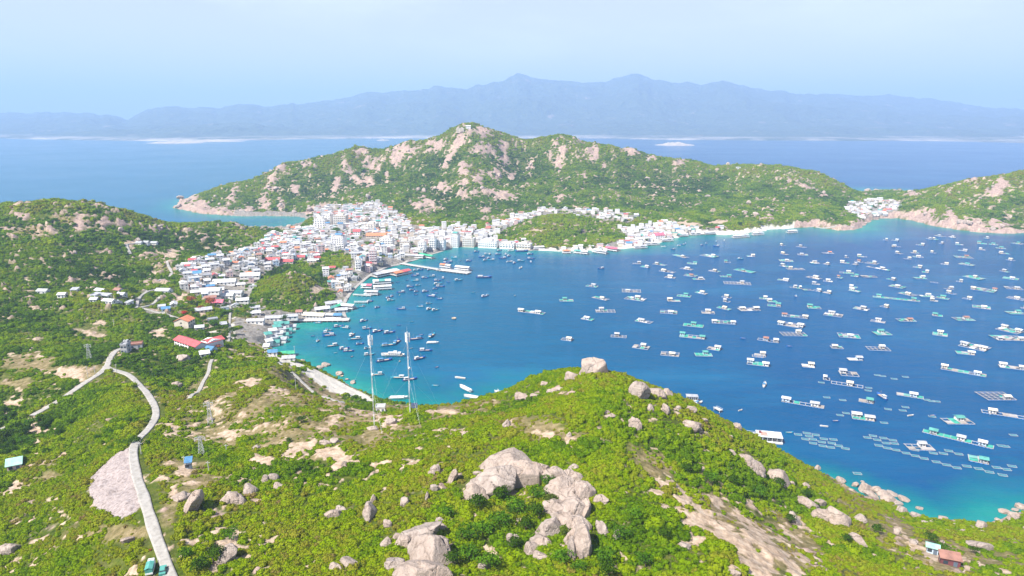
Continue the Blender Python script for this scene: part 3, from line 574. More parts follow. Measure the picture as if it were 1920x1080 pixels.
def scatter(name, coll, r0, r1, step, smin, smax, seed, zsq=1.0):
    rg = np.random.RandomState(seed); xs = np.arange(-r1, r1, step); ys = np.arange(0, r1, step)
    X, Y = np.meshgrid(xs, ys); X = X + rg.uniform(-.5, .5, X.shape) * step; Y = Y + rg.uniform(-.5, .5, Y.shape) * step
    R = np.hypot(X, Y); A = np.arctan2(X, Y); m = (R > r0) & (R < r1) & (np.abs(A) < math.radians(47)); X, Y, R = X[m], Y[m], R[m]
    s = field(sd, X, Y); b = field(BARE, X, Y); m = (s > 2.0) & ((b < 0.5) | ((rg.random_sample(X.shape) < 0.035) & (field(quarry * 1.0, X, Y) < .5) & (field(A_road, X, Y) < 0.2))); X, Y, R = X[m], Y[m], R[m]
    dens = fbm(X / 11, Y / 11, 3, seed + 3) - 0.42 * field(DRY, X, Y)
    m = rg.random_sample(X.shape) < np.clip((0.35 if r0 < 900 else 0.75) + 2.2 * (dens - 0.22), 0.10 if r0 < 900 else 0.5, 1); X, Y = X[m], Y[m]
    Z = terr(X, Y) - 0.1
    size = smin + (smax - smin) * np.clip(0.25 + 1.2 * (fbm(X / 16, Y / 16, 3, seed + 9) - 0.35) + rg.normal(0, 0.22, X.shape), 0, 1.3)
    size *= np.where(field(sd, X, Y) < 14, 0.7, 1) * (1 - 0.35 * field(DRY, X, Y)) * (1 + 0.35 * field(LUSH, X, Y))
    tint = field(TINT, X, Y) + rg.normal(0, 0.06, X.shape)
    size *= np.where(rg.random_sample(X.shape) < 0.05, 1.5, 1)
    n = len(X); me = bpy.data.meshes.new(name); me.vertices.add(n); me.vertices.foreach_set('co', np.stack([X, Y, Z], -1).astype(np.float32).ravel())
    at = me.attributes.new('s', 'FLOAT', 'POINT'); at.data.foreach_set('value', size.astype(np.float32))
    at = me.attributes.new('tint', 'FLOAT', 'POINT'); at.data.foreach_set('value', tint.astype(np.float32))
    at = me.attributes.new('r', 'FLOAT', 'POINT'); at.data.foreach_set('value', rg.uniform(0, 6.28, n).astype(np.float32))
    at = me.attributes.new('k', 'INT', 'POINT'); at.data.foreach_set('value', rg.randint(0, len(coll.objects), n).astype(np.int32))
    o = bpy.data.objects.new(name, me); COL.objects.link(o); me.materials.append(M_SCRUB)
    g = bpy.data.node_groups.new(name + '_nodes', 'GeometryNodeTree'); g.interface.new_socket('Geometry', in_out='INPUT', socket_type='NodeSocketGeometry'); g.interface.new_socket('Geometry', in_out='OUTPUT', socket_type='NodeSocketGeometry')
    N = g.nodes.new; gi = N('NodeGroupInput'); go = N('NodeGroupOutput'); ip = N('GeometryNodeInstanceOnPoints'); ci = N('GeometryNodeCollectionInfo')
    ci.inputs['Collection'].default_value = coll; ci.inputs['Separate Children'].default_value = True; ci.inputs['Reset Children'].default_value = True
    def na(nm, ty):
        x = N('GeometryNodeInputNamedAttribute'); x.data_type = ty; x.inputs[0].default_value = nm; return x.outputs[0]
    ip.inputs['Pick Instance'].default_value = True
    cx = N('ShaderNodeCombineXYZ'); cr = N('ShaderNodeCombineXYZ'); sc_ = na('s', 'FLOAT')
    mu = N('ShaderNodeMath'); mu.operation = 'MULTIPLY'; mu.inputs[1].default_value = zsq
    L = g.links.new; L(sc_, cx.inputs[0]); L(sc_, cx.inputs[1]); L(sc_, mu.inputs[0]); L(mu.outputs[0], cx.inputs[2]); L(na('r', 'FLOAT'), cr.inputs[2])
    L(gi.outputs[0], ip.inputs['Points']); L(ci.outputs[0], ip.inputs['Instance']); L(na('k', 'INT'), ip.inputs['Instance Index'])
    L(cr.outputs[0], ip.inputs['Rotation']); L(cx.outputs[0], ip.inputs['Scale']); L(ip.outputs[0], go.inputs[0])
    md = o.modifiers.new('scatter', 'NODES'); md.node_group = g
    print(name, n); return tag(o, kind='stuff')
scatter('scrub_foreground', PROTO, 100, 430, 1.5, 0.6, 2.15, 1, 0.95)
scatter('scrub_valley', PROTO, 430, 950, 3.0, 1.3, 3.4, 2, 0.9)
scatter('scrub_far_hills', PROTOF, 950, 2400, 5.2, 2.4, 5.0, 3, 0.75)
# ================================================================== BUILDERS
class MB:
    """collects boxes, bars, prisms, tubes into one mesh"""
    def __init__(s): s.V = []; s.F = []; s.I = []
    def add(s, V, Fc, mi=0):
        o = len(s.V); s.V += [tuple(v) for v in V]; s.F += [tuple(i + o for i in f) for f in Fc]; s.I += [mi] * len(Fc); return s
    def box(s, cx, cy, z0, lx, ly, lz, rot=0.0, mi=0, taper=1.0):
        c, n = math.cos(rot), math.sin(rot); V = []
        for k, z in enumerate((z0, z0 + lz)):
            t = taper if k else 1.0
            for sx, sy in ((-.5, -.5), (.5, -.5), (.5, .5), (-.5, .5)):
                x, y = sx * lx * t, sy * ly * t; V.append((cx + x * c - y * n, cy + x * n + y * c, z))
        return s.add(V, [(3, 2, 1, 0), (4, 5, 6, 7), (0, 1, 5, 4), (1, 2, 6, 5), (2, 3, 7, 6), (3, 0, 4, 7)], mi)
    def bar(s, a, b, r=0.1, mi=0, sides=4):
        a, b = Vector(a), Vector(b); d = (b - a)
        if d.length < 1e-6: return s
        q = d.to_track_quat('Z', 'Y'); V = []
        for p in (a, b):
            for k in range(sides):
                t = 2 * math.pi * (k + .5) / sides; V.append(tuple(p + q @ Vector((r * math.cos(t), r * math.sin(t), 0))))
        Fc = [(k, (k + 1) % sides, sides + (k + 1) % sides, sides + k) for k in range(sides)] + [tuple(range(sides))[::-1], tuple(range(sides, 2 * sides))]
        return s.add(V, Fc, mi)
    def gable(s, cx, cy, z0, lx, ly, h, rot=0.0, over=0.5, th=0.18, mi=0):
        """two pitched slabs, ridge along x"""
        c, n = math.cos(rot), math.sin(rot); hx, hy = lx / 2 + over, ly / 2 + over; dz = -over * h / (ly / 2)
        P_ = [(-hx, -hy, dz), (hx, -hy, dz), (hx, 0, h), (-hx, 0, h), (hx, hy, dz), (-hx, hy, dz)]
        V = [(cx + x * c - y * n, cy + x * n + y * c, z0 + z + t) for t in (0, th) for x, y, z in P_]
        return s.add(V, [(6, 7, 8, 9), (9, 8, 10, 11), (3, 2, 1, 0), (5, 4, 2, 3), (0, 1, 7, 6), (4, 5, 11, 10), (1, 2, 8, 7), (2, 4, 10, 8), (5, 3, 9, 11), (3, 0, 6, 9)], mi)
    def gwall(s, cx, cy, z0, lx, ly, hw, hg, rot=0.0, mi=0):
        c, n = math.cos(rot), math.sin(rot); x, y = lx / 2, ly / 2
        P_ = [(-x, -y, 0), (x, -y, 0), (x, y, 0), (-x, y, 0), (-x, -y, hw), (x, -y, hw), (x, y, hw), (-x, y, hw), (-x, 0, hw + hg), (x, 0, hw + hg)]
        V = [(cx + a * c - b * n, cy + a * n + b * c, z0 + z) for a, b, z in P_]
        return s.add(V, [(3, 2, 1, 0), (0, 1, 5, 4), (2, 3, 7, 6), (1, 2, 6, 9, 5), (3, 0, 4, 8, 7), (4, 5, 9, 8), (6, 7, 8, 9)], mi)
    def build(s, name, mat, parent=None, smooth=False, link=True):
        o = mesh_obj(name, s.V, s.F, mat, parent, smooth, link)
        if isinstance(mat, (list, tuple)): o.data.polygons.foreach_set('material_index', s.I)
        return o
def root(name, label=None, cat=None, group=None, loc=(0, 0, 0), rz=0.0, link=True):
    o = bpy.data.objects.new(name, None)
    if link: COL.objects.link(o)
    o.location = loc; o.rotation_euler = (0, 0, rz); o.empty_display_size = 0.5
    return tag(o, label, cat, group)
KIDS = {}
def kids(o):
    if o.name not in KIDS: KIDS[o.name] = [c for c in list(bpy.data.objects) if c.parent == o]
    return KIDS[o.name]
def dup(proto, loc, rz=0.0, scale=(1, 1, 1), parts=True):
    def cp(o, par):
        c = o.copy(); COL.objects.link(c)
        if par is not None: c.parent = par
        if parts or par is None:
            for ch in kids(o): cp(ch, c)
        return c
    r = cp(proto, None); r.location = loc; r.rotation_euler = (0, 0, rz); r.scale = scale; return r
USED = set()
def place(proto, loc, rz=0.0, scale=(1, 1, 1)):
    """the first placing moves the kind itself, later ones copy it"""
    if proto.name in USED: return dup(proto, loc, rz, scale)
    kids(proto)
    for ch in kids(proto): kids(ch)
    USED.add(proto.name); proto.location = loc; proto.rotation_euler = (0, 0, rz); proto.scale = scale; return proto
# ------------------------------------------------------------------ labels that single things out
LM = [('the long white pier', 830, 506), ('the green-roofed barge', 796, 482), ('the red-orange jetty roof', 752, 515), ('the stilt restaurants', 712, 545), ('the southern landing stage', 610, 598),
      ('the teal net sheds', 520, 632), ('the red-roofed school', 365, 640), ('the orange-roofed house', 348, 603), ('the white A-frame house', 455, 568), ('the round green knoll', 540, 530), ('the small green knoll', 640, 490),
      ('the twin hotel tower', 637, 455), ('the cove beach', 574, 412), ('the red domed hall', 670, 437), ('the waterfront hotel tower', 853, 450), ('the long waterfront hotel', 920, 455), ('the wooded shore hill', 1050, 435),
      ('the pink floating restaurant', 1150, 469), ('the pink-roofed tower house', 1234, 434), ('the sandy slope', 1290, 420), ('the small eastern beach', 1390, 436), ('the isthmus village', 1635, 392), ('the right-hand headland', 1850, 385),
      ('the left hamlet', 205, 556), ('the road junction', 212, 690), ('the grey gate house', 237, 657), ('the quarry', 220, 890), ('the left radio mast', 700, 720), ('the right radio mast', 765, 700), ('the white sand beach', 620, 710),
      ('the hilltop boulder', 1115, 700), ('the great granite outcrop', 990, 900), ('the split granite dome', 790, 1030), ('the bare earth slide', 1370, 990), ('the big houseboat', 1441, 817), ('the small houseboat', 1297, 745),
      ('the two moored white ferries', 878, 738), ('the white tour boat', 737, 665), ('the rocky cove', 1840, 960), ('the shore boulders', 1640, 930), ('the maroon shed', 1780, 1050), ('the green-roofed cottage', 30, 868), ('the summit buildings', 872, 238),
      ('the green-edged raft', 1298, 630), ('the longest raft', 1795, 820), ('the two-hut raft', 1507, 758), ('the orange-roofed raft', 1552, 475), ('the pale mid-bay raft', 997, 585), ('the four-roofed raft', 1404, 580), ('the long teal raft', 1680, 561),
      ('the grey pontoon raft', 1484, 608), ('the teal double raft', 1421, 680), ('the eastern bay raft', 1806, 694), ('the lone tan float', 851, 597), ('the blue trawler', 907, 520)]
REG = []
def reg(o, desc, cat, px, py, group=None):
    tag(o, None, cat, group); REG.append([o, desc, px, py]); return o
ORD = ['nearest', 'second nearest', 'third nearest', 'fourth nearest', 'fifth nearest', 'sixth nearest', 'seventh nearest', 'eighth nearest', 'ninth nearest', 'tenth nearest', 'eleventh nearest', 'twelfth nearest'] + ['%dth nearest' % k for k in range(13, 80)]
def finish_labels():
    G = {}
    for r in REG:
        o, desc, px, py = r; best = None
        for nm, lx, ly in LM:
            d = math.hypot((px - lx), (py - ly) * 2.2)
            if d > 2.5 and (best is None or d < best[0]): best = (d, nm, lx, ly)
        d, nm, lx, ly = best; dx, dy = px - lx, (py - ly) * 2.2
        rel = ('right of' if dx > 0 else 'left of') if abs(dx) > abs(dy) else ('in front of' if dy > 0 else 'beyond')
        G.setdefault((desc, rel, nm), []).append((d, o))
    for (desc, rel, nm), L in G.items():
        L.sort(key=lambda t: t[0])
        for k, (d, o) in enumerate(L):
            o['label'] = '%s %s %s' % (desc, rel, nm) if len(L) == 1 else '%s %s %s, %s' % (desc, rel, nm, ORD[k])
# ------------------------------------------------------------------ materials
WALLC = {'white': (0.64, 0.62, 0.59), 'cream': (0.56, 0.49, 0.40), 'pale pink': (0.58, 0.42, 0.40), 'pale blue': (0.40, 0.50, 0.60), 'grey': (0.36, 0.36, 0.36), 'maroon': (0.15, 0.045, 0.05), 'pale yellow': (0.58, 0.50, 0.28)}
ROOFC = {'white': (0.52, 0.52, 0.52), 'grey': (0.36, 0.365, 0.38), 'red': (0.45, 0.085, 0.085), 'orange': (0.55, 0.19, 0.09), 'blue': (0.07, 0.20, 0.36), 'rusty': (0.30, 0.15, 0.11), 'teal': (0.08, 0.28, 0.24), 'pale green': (0.28, 0.50, 0.42), 'green': (0.04, 0.33, 0.17), 'pink': (0.58, 0.12, 0.17), 'maroon': (0.16, 0.04, 0.045), 'concrete': (0.52, 0.50, 0.47), 'cream': (0.58, 0.52, 0.40)}
M_W = {k: simple('wall_' + k.replace(' ', '_'), c, 0.8, 0.12, 0.25) for k, c in WALLC.items()}
M_R = {k: simple('roof_' + k, c, 0.6, 0.16, 0.35) for k, c in ROOFC.items()}
M_GLASS = simple('window_glass', (0.03, 0.045, 0.06), 0.15, 0.1, 0.5)
M_DOOR = simple('door_paint', (0.10, 0.13, 0.17), 0.6)
M_WOOD = simple('weathered_wood', (0.30, 0.265, 0.235), 0.85, 0.2, 0.8)
M_BEAM = simple('bleached_beam', (0.36, 0.335, 0.32), 0.8, 0.15, 0.8)
M_NET = simple('teal_netting', (0.035, 0.29, 0.215), 0.8, 0.22, 0.5)
M_NETP = simple('pale_netting', (0.13, 0.31, 0.28), 0.85, 0.2, 0.5)
M_NETC = simple('cage_netting', (0.035, 0.17, 0.21), 0.85, 0.2, 0.5); M_NAVY = simple('navy_panel', (0.02, 0.04, 0.10), 0.35, 0.2, 0.5)
M_BARREL = simple('blue_barrel', (0.02, 0.13, 0.36), 0.5)
M_HULLB = simple('blue_hull', (0.015, 0.11, 0.36), 0.5, 0.2, 0.6); M_HULLW = simple('white_hull', (0.62, 0.62, 0.6), 0.45, 0.1, 0.5)
M_HULLT = simple('turquoise_hull', (0.03, 0.30, 0.42), 0.5); M_DECK = simple('boat_deck', (0.38, 0.30, 0.22), 0.8); M_CAB = simple('cabin_paint', (0.58, 0.60, 0.60), 0.5)
M_STEEL = simple('galvanised_steel', (0.50, 0.50, 0.50), 0.45, 0.1, 0.5, 0.2); M_REDP = simple('red_paint', (0.55, 0.12, 0.09), 0.5); M_WHITE = simple('white_paint', (0.72, 0.72, 0.71), 0.5)
M_CONC = simple('pier_concrete', (0.45, 0.43, 0.40), 0.9, 0.15, 0.3)
M_TAN = simple('tan_wicker', (0.42, 0.33, 0.22), 0.8)
M_CANV = simple('teal_canopy', (0.07, 0.27, 0.23), 0.7); M_TYRE = simple('tyre_rubber', (0.02, 0.02, 0.02), 0.9); M_ORANGE = simple('orange_cloth', (0.6, 0.18, 0.03), 0.8)
# ------------------------------------------------------------------ houses
def house(wall='white', roof='grey', kind='gable', lx=9.0, ly=7.0, st=1, windows=True, link=True, name='house'):
    """one house, ridge along x, front towards -y"""
    t = root(name, link=link); h = 3.1 * st; m = MB()
    if kind == 'gable': hg = ly * 0.22; m.gwall(0, 0, -1.6, lx, ly, h + 1.6, hg)
    else: m.box(0, 0, -1.6, lx, ly, h + 1.6)
    w_ = m.build('wall', M_W[wall], t, link=link)
    r = MB()
    if kind == 'gable': r.gable(0, 0, h + 0.03, lx, ly, hg, over=0.6)
    elif kind == 'shed':
        hx, hy = lx / 2 + .5, ly / 2 + .5
        r.add([(-hx, -hy, h + .05), (hx, -hy, h + .05), (hx, hy, h + 1.1), (-hx, hy, h + 1.1), (-hx, -hy, h + .25), (hx, -hy, h + .25), (hx, hy, h + 1.3), (-hx, hy, h + 1.3)],
              [(3, 2, 1, 0), (4, 5, 6, 7), (0, 1, 5, 4), (1, 2, 6, 5), (2, 3, 7, 6), (3, 0, 4, 7)])
    else:
        r.box(0, 0, h + .002, lx + .4, ly + .4, .22)
        for x, y, a, b in ((0, -ly / 2 - .05, lx + .38, .2), (0, ly / 2 + .05, lx + .38, .2), (-lx / 2 - .05, 0, .2, ly - .12), (lx / 2 + .05, 0, .2, ly - .12)): r.box(x, y, h + .224, a, b, .8)
    ro = r.build('roof', M_R[roof], t, link=link)
    if kind == 'flat' and st > 1:
        k = MB(); k.box(lx * .22, ly * .15, h + .226, lx * .34, ly * .4, 2.2); k.build('stair_head', M_W[wall], ro, link=link)
        k = MB(); k.bar((-lx * .25, ly * .2, h + .9), (-lx * .25, ly * .2, h + 2.3), .65, sides=10); k.build('water_tank', M_STEEL, ro, link=link)
    if windows:
        n = max(2, int(lx / 3.6))
        for s_ in range(st):
            z = 3.1 * s_ + 1.0
            for k in range(n):
                x = (k - (n - 1) / 2) * lx / n
                if s_ == 0 and k == n // 2:
                    d = MB(); d.box(x, -ly / 2 - .03, 0.05, 1.3, .1, 2.3); d.build('door', M_DOOR, t, link=link); continue
                d = MB(); d.box(x, -ly / 2 - .03, z, 1.5, .1, 1.3); d.build('window', M_GLASS, t, link=link)
            for sx in (-1, 1):
                d = MB(); d.box(sx * (lx / 2 + .03), 0, z, .1, 1.4, 1.3); d.build('window', M_GLASS, t, link=link)
    return t
M_HOTEL = simple('hotel_render', (0.78, 0.76, 0.73), 0.8, 0.1, 0.2)
def block(name, lx, ly, st, wall='white', roof='concrete', topc=None, cols=None):
    """a hotel block: banded storeys, every window its own part"""
    t = root(name); h = 3.3 * st; m = MB(); m.box(0, 0, -2, lx, ly, h + 2); m.build('wall', M_HOTEL if wall == 'white' else M_W[wall], t)
    r = MB(); r.box(0, 0, h + .002, lx + .6, ly + .6, .35)
    for x, y, a, b in ((0, -ly / 2 - .1, lx + .5, .25), (0, ly / 2 + .1, lx + .5, .25), (-lx / 2 - .1, 0, .25, ly - .1), (lx / 2 + .1, 0, .25, ly - .1)): r.box(x, y, h + .354, a, b, 1.0)
    ro = r.build('roof', M_R[roof], t)
    k = MB(); k.box(0, ly * .1, h + .356, lx * .45, ly * .5, 3.0); k.build('stair_head', M_W[wall], ro)
    if topc: k = MB(); k.gable(0, ly * .1, h + 3.38, lx * .5, ly * .55, 1.6, over=.8); k.build('canopy', M_R[topc], ro)
    n = cols or max(2, int(lx / 4.2))
    for s_ in range(st):
        for k in range(n):
            d = MB(); d.box((k - (n - 1) / 2) * lx / n, -ly / 2 - .03, 3.3 * s_ + 1.0, lx / n * .42, .12, 1.4); d.build('window', M_GLASS, t)
            if s_: d = MB(); d.box((k - (n - 1) / 2) * lx / n, -ly / 2 - .55, 3.3 * s_ + .1, lx / n * .75, 1.0, .9); d.build('balcony', M_WHITE, t)
    return t
# ------------------------------------------------------------------ fish rafts
def raft(name, L, W, style, seed, huts=1):
    """floating fish farm: beam grid on barrels, netted pens, plank decks, huts"""
    rg = random.Random(seed); t = root(name); cell = 4.0; nx = max(2, round(L / cell)); ny = max(1, round(W / cell)); dx, dy = L / nx, W / ny
    f = MB()
    for j in range(ny + 1): f.box(0, -W / 2 + j * dy, .38, L + .5, .42, .22)
    for i in range(nx + 1): f.box(-L / 2 + i * dx, 0, .62, .42, W + .5, .16)
    f.build('frame', M_BEAM if style != 'd' else M_WOOD, t)
    for j in (0, ny):
        b = MB()
        for i in range(nx * 2): b.bar((-L / 2 + (i + .2) * dx / 2, -W / 2 + j * dy, .14), (-L / 2 + (i + .8) * dx / 2, -W / 2 + j * dy, .14), .34, sides=8)
        b.build('barrel_row', M_BARREL, t)
    used = set(); nh = huts; spots = []
    hutx = {1: [rg.choice([.25, .5, .72])], 2: [.12, .84], 3: [.14, .5, .85], 0: []}[nh]
    for q, u in enumerate(hutx):
        i = min(nx - 1, int(u * nx)); j = rg.randrange(ny); used.add((i, j)); x = -L / 2 + (i + .5) * dx; y = -W / 2 + (j + .5) * dy
        hw = min(dx * (1.35 if style == 'w' else 1.1), L * .42); hd = min(dy * (1.25 if style == 'w' else 1.0), W * .8)
        x = max(-L / 2 + hw / 2, min(L / 2 - hw / 2, x)); y = max(-W / 2 + hd / 2, min(W / 2 - hd / 2, y))
        for ii in range(nx):
            for jj in range(ny):
                if abs(-L / 2 + (ii + .5) * dx - x) < hw / 2 + dx * .2 and abs(-W / 2 + (jj + .5) * dy - y) < hd / 2 + dy * .2: used.add((ii, jj))
        m = MB(); m.box(x, y, .79, hw * .92, hd * .9, 2.3); hut = m.build('hut', M_W[rg.choice(['white', 'white', 'pale blue', 'cream', 'grey'])], t)
        rc = {'w': ['white', 'cream', 'grey', 'concrete'], 'g': ['teal', 'white'], 'm': ['white', 'teal', 'grey', 'cream', 'rusty', 'concrete'], 'f': ['white', 'grey', 'cream'], 'o': ['orange'], 'd': ['grey', 'rusty']}[style]
        r = MB(); r.gable(x, y, 3.12, hw, hd, .75, over=.55, th=.12); r.build('roof', M_R[rg.choice(rc)], hut)
        d = MB(); d.box(x - hw * .2, y - hd * .45 - .04, .8, .9, .08, 1.8); d.build('door', M_DOOR, hut)
        d = MB(); d.box(x + hw * .2, y - hd * .45 - .04, 1.5, 1.1, .08, .8); d.build('window', M_GLASS, hut)
    pc = {'w': (.42, .2), 'g': (.12, .66), 'm': (.2, .36), 'f': (.08, .06), 'o': (.7, 0), 'd': (.12, .05)}[style]
    for i in range(nx):
        for j in range(ny):
            if (i, j) in used: continue
            x = -L / 2 + (i + .5) * dx; y = -W / 2 + (j + .5) * dy; u = rg.random()
            if u < pc[0]:
                m = MB()
                for k in range(5): m.box(x, y - dy * .4 + k * dy * .2, .782, dx * .96, dy * .17, .07)
                m.build('plank_deck', rg.choice([M_BEAM, M_WOOD, M_W['white']]) if style in 'wo' else rg.choice([M_BEAM, M_WOOD]), t)
            elif u < pc[0] + pc[1]:
                m = MB(); hx, hy = dx * .47, dy * .47; zc = .8 + .25 * rg.random()
                m.add([(x - hx, y - hy, .79), (x + hx, y - hy, .79), (x + hx, y + hy, .79), (x - hx, y + hy, .79), (x, y, zc + .2)], [(0, 1, 4), (1, 2, 4), (2, 3, 4), (3, 0, 4), (3, 2, 1, 0)])
                m.build('net_cover', rg.choice([M_NET, M_NET, M_NETP]), t)
    return t
def net_cage(name='net_cage'):
    t = root(name); f = MB()
    for y in (-1.3, 1.3): f.box(0, y, .1, 4.2, .2, .14)
    for x in (-2.2, 2.2): f.box(x, 0, .25, .2, 2.9, .08)
    f.build('frame', M_BEAM, t); m = MB(); m.add([(-2, -1.1, .25), (2, -1.1, .25), (2, 1.1, .25), (-2, 1.1, .25), (0, 0, .42)], [(0, 1, 4), (1, 2, 4), (2, 3, 4), (3, 0, 4)]); m.build('net_cover', M_NETC, t)
    return t
# ------------------------------------------------------------------ boats
def hull_mesh(L, B, D, fl=0.35, rise=0.5, n=14):
    V = []; Fc = []; k = 7
    for i in range(n + 1):
        u = i / n; w_ = B / 2 * (math.sin(math.pi * min(1, (0.12 + u * .62))) ** .7 if u < .62 else math.sqrt(max(0, 1 - ((u - .55) / .45) ** 2.2)) * 1.0); w_ = max(w_, .04)
        sheer = D + rise * (max(0, u - .55) / .45) ** 2 + .2 * (1 - u) ** 2; x = -L / 2 + L * u
        for j in range(k):
            a = -1 + 2 * j / (k - 1); z = -fl + (sheer + fl) * abs(a) ** 1.6; V.append((x + .12 * L * max(0, u - .8) * abs(a), w_ * (abs(a) ** .55) * (1 if a > 0 else -1) if a else 0, z))
    for i in range(n):
        for j in range(k - 1): q = i * k + j; Fc.append((q, q + k, q + k + 1, q + 1))
    Fc.append(tuple(range(k)))
    return V, Fc
def boat(name, L, hull, cab='white', kind='fishing'):
    t = root(name); B = L * .28; D = L * .085 + .25; V, Fc = hull_mesh(L, B, D, rise=L * .06); mesh_obj('hull', V, Fc, hull, t, smooth=True)
    m = MB(); m.box(-.05 * L, 0, D * .75, L * .74, B * .78, .06); m.build('deck', M_DECK, t)
    if kind == 'fishing':
        m = MB(); m.box(-L * .22, 0, D * .75 + .062, L * .26, B * .58, 1.7, taper=.94); c = m.build('cabin', M_CAB, t)
        m = MB(); m.box(-L * .22, 0, D * .75 + 1.765, L * .33, B * .72, .12); m.build('roof', M_R['white'] if cab == 'white' else M_R['blue'], c)
        for y in (-1, 1): m = MB(); m.box(-L * .22, y * B * .29, D * .75 + .9, L * .16, .06, .5); m.build('window', M_GLASS, c)
        m = MB(); m.bar((L * .12, 0, D), (L * .12, 0, D + L * .32), .07); m.bar((L * .12, 0, D + L * .28), (L * .38, 0, D + .6), .035); m.build('mast', M_WOOD, t)
    elif kind == 'tour':
        m = MB(); m.box(-L * .06, 0, D * .75 + .062, L * .5, B * .72, 1.9); c = m.build('cabin', M_CAB, t)
        m = MB(); m.box(-L * .06, 0, D * .75 + 1.97, L * .56, B * .84, .14); m.build('roof', M_R['white'], c)
        for y in (-1, 1):
            for k in range(5): m = MB(); m.box(-L * .24 + k * L * .09, y * B * .36, D * .75 + .9, L * .06, .06, .7); m.build('window', M_GLASS, c)
        m = MB(); m.box(-L * .1, 0, D * .75 + 2.12, L * .18, B * .5, 1.3, taper=.85); m.build('wheelhouse', M_CAB, t)
    elif kind == 'ferry':
        m = MB(); m.box(-L * .05, 0, D * .75 + .062, L * .72, B * .8, .9); m.build('saloon', M_WHITE, t); 
        m = MB(); m.box(-L * .07, 0, D * .75 + .97, L * .6, B * .74, .12); m.build('roof', M_R['white'], t)
    else:
        m = MB()
        for k in (-.2, .1, .3): m.box(L * k, 0, D * .8, L * .05, B * .7, .08)
        m.build('thwart', M_WOOD, t)
    return t
def basket_boat():
    t = root('basket_boat'); V = []; Fc = []; n = 16
    for r, z in ((.1, -.2), (.8, -.1), (1.15, .25), (1.25, .6), (1.12, .6), (.9, .2)):
        V += [(r * math.cos(6.2832 * k / n), r * math.sin(6.2832 * k / n), z) for k in range(n)]
    for i in range(5):
        for k in range(n): Fc.append((i * n + k, i * n + (k + 1) % n, (i + 1) * n + (k + 1) % n, (i + 1) * n + k))
    mesh_obj('hull', V, Fc, M_TAN, t, smooth=True); m = MB(); m.box(0, 0, .42, 2.1, .3, .06); m.build('seat', M_WOOD, t); return t
# ------------------------------------------------------------------ rocks
def granite():
    m = NT('granite'); g = m.pos(); oi = m.n('ShaderNodeObjectInfo').outputs['Random']
    c = m.ramp(m.noise(0.30, 6, 0.65, g), [(0.28, (0.17, 0.13, 0.105)), (0.42, (0.36, 0.295, 0.25)), (0.65, (0.47, 0.395, 0.34))])
    vor = m.n('ShaderNodeTexVoronoi', Scale=0.10); vor.feature = 'DISTANCE_TO_EDGE'; mpn = m.n('ShaderNodeVectorMath'); mpn.operation = 'ADD'
    nz = m.n('ShaderNodeTexNoise', Scale=0.5, Detail=4.0); m.l(g, nz.inputs['Vector']); sc = m.n('ShaderNodeVectorMath'); sc.operation = 'SCALE'; sc.inputs['Scale'].default_value = 2.4
    m.l(nz.outputs['Color'], sc.inputs[0]); m.l(g, mpn.inputs[0]); m.l(sc.outputs[0], mpn.inputs[1]); m.l(mpn.outputs[0], vor.inputs['Vector'])
    cr = m.rng(vor.outputs['Distance'], 0.0, 0.035, 1, 0)
    c = m.mix(m.math('MULTIPLY', cr, m.rng(m.noise(0.12, 3, 0.6, g), 0.4, 0.65, 0, 0.55)), c, (0.10, 0.075, 0.06))
    c = m.mix(m.rng(m.noise(1.2, 5, 0.7, g), 0.58, 0.75, 0, 0.5), c, (0.16, 0.14, 0.12))
    stn = m.n('ShaderNodeMapping'); stn.inputs['Scale'].default_value = (0.9, 0.9, 0.13); m.l(g, stn.inputs['Vector'])
    c = m.mix(m.rng(m.noise(1.0, 5, 0.65, stn.outputs[0]), 0.52, 0.66, 0, 0.55), c, (0.15, 0.115, 0.095))
    c = m.mix(m.rng(oi, 0, 1, 0, 0.4), c, (0.47, 0.35, 0.27))
    m.set(Base_Color=c, Roughness=0.9); m.p.inputs['Specular IOR Level'].default_value = 0.2
    m.bump(m.math('ADD', m.math('MULTIPLY', m.noise(0.8, 7, 0.7, g), 2.0), m.math('MULTIPLY', cr, -0.5)), 0.9, 0.8); return m.m
M_GRAN = granite()
ICO = None
def rock_mesh(seed, blocky=0.0, sub=4):
    bm = bmesh.new(); bmesh.ops.create_icosphere(bm, subdivisions=sub, radius=1.0); r = np.random.RandomState(seed)
    co = np.array([v.co[:] for v in bm.verts]); o = r.uniform(0, 60, 3)
    def n3(p, f, s): return (fbm(p[:, 0] * f + o[0] + p[:, 2] * f * .7, p[:, 1] * f + o[1] - p[:, 2] * f * .6, 3, s) + fbm(p[:, 2] * f + o[2] + p[:, 0] * .5 * f, p[:, 0] * f * .8 + p[:, 1] * f * .6, 3, s + 9)) / 2 - .5
    d = 1 + n3(co, 1.1, seed) * .85 + n3(co, 3.0, seed + 3) * .34 + n3(co, 8.0, seed + 4) * .10
    gr = ridged(co[:, 0] * 1.8 + o[1] + co[:, 2] * .5, co[:, 1] * 1.0 + o[2], 2, seed + 5); d -= .30 * sstep(.88, .98, gr)
    co = co * d[:, None]
    for _ in range(int(6 + blocky * 6)):      # split-off faces
        nr = r.normal(0, 1, 3); nr[2] *= .7; nr /= np.linalg.norm(nr); lim = .62 + .24 * r.random(); k = co @ nr
        co = co - nr * np.maximum(k - lim, 0)[:, None] * .95
    for v, c in zip(bm.verts, co): v.co = c
    me = bpy.data.meshes.new('boulder'); bm.to_mesh(me); bm.free(); me.polygons.foreach_set('use_smooth', [True] * len(me.polygons)); me.materials.append(M_GRAN); return me
ROCKS = [rock_mesh(s, b) for s, b in ((1, 0), (2, .5), (3, 1), (4, 0), (5, .4), (6, 1), (7, .2), (8, .8))]
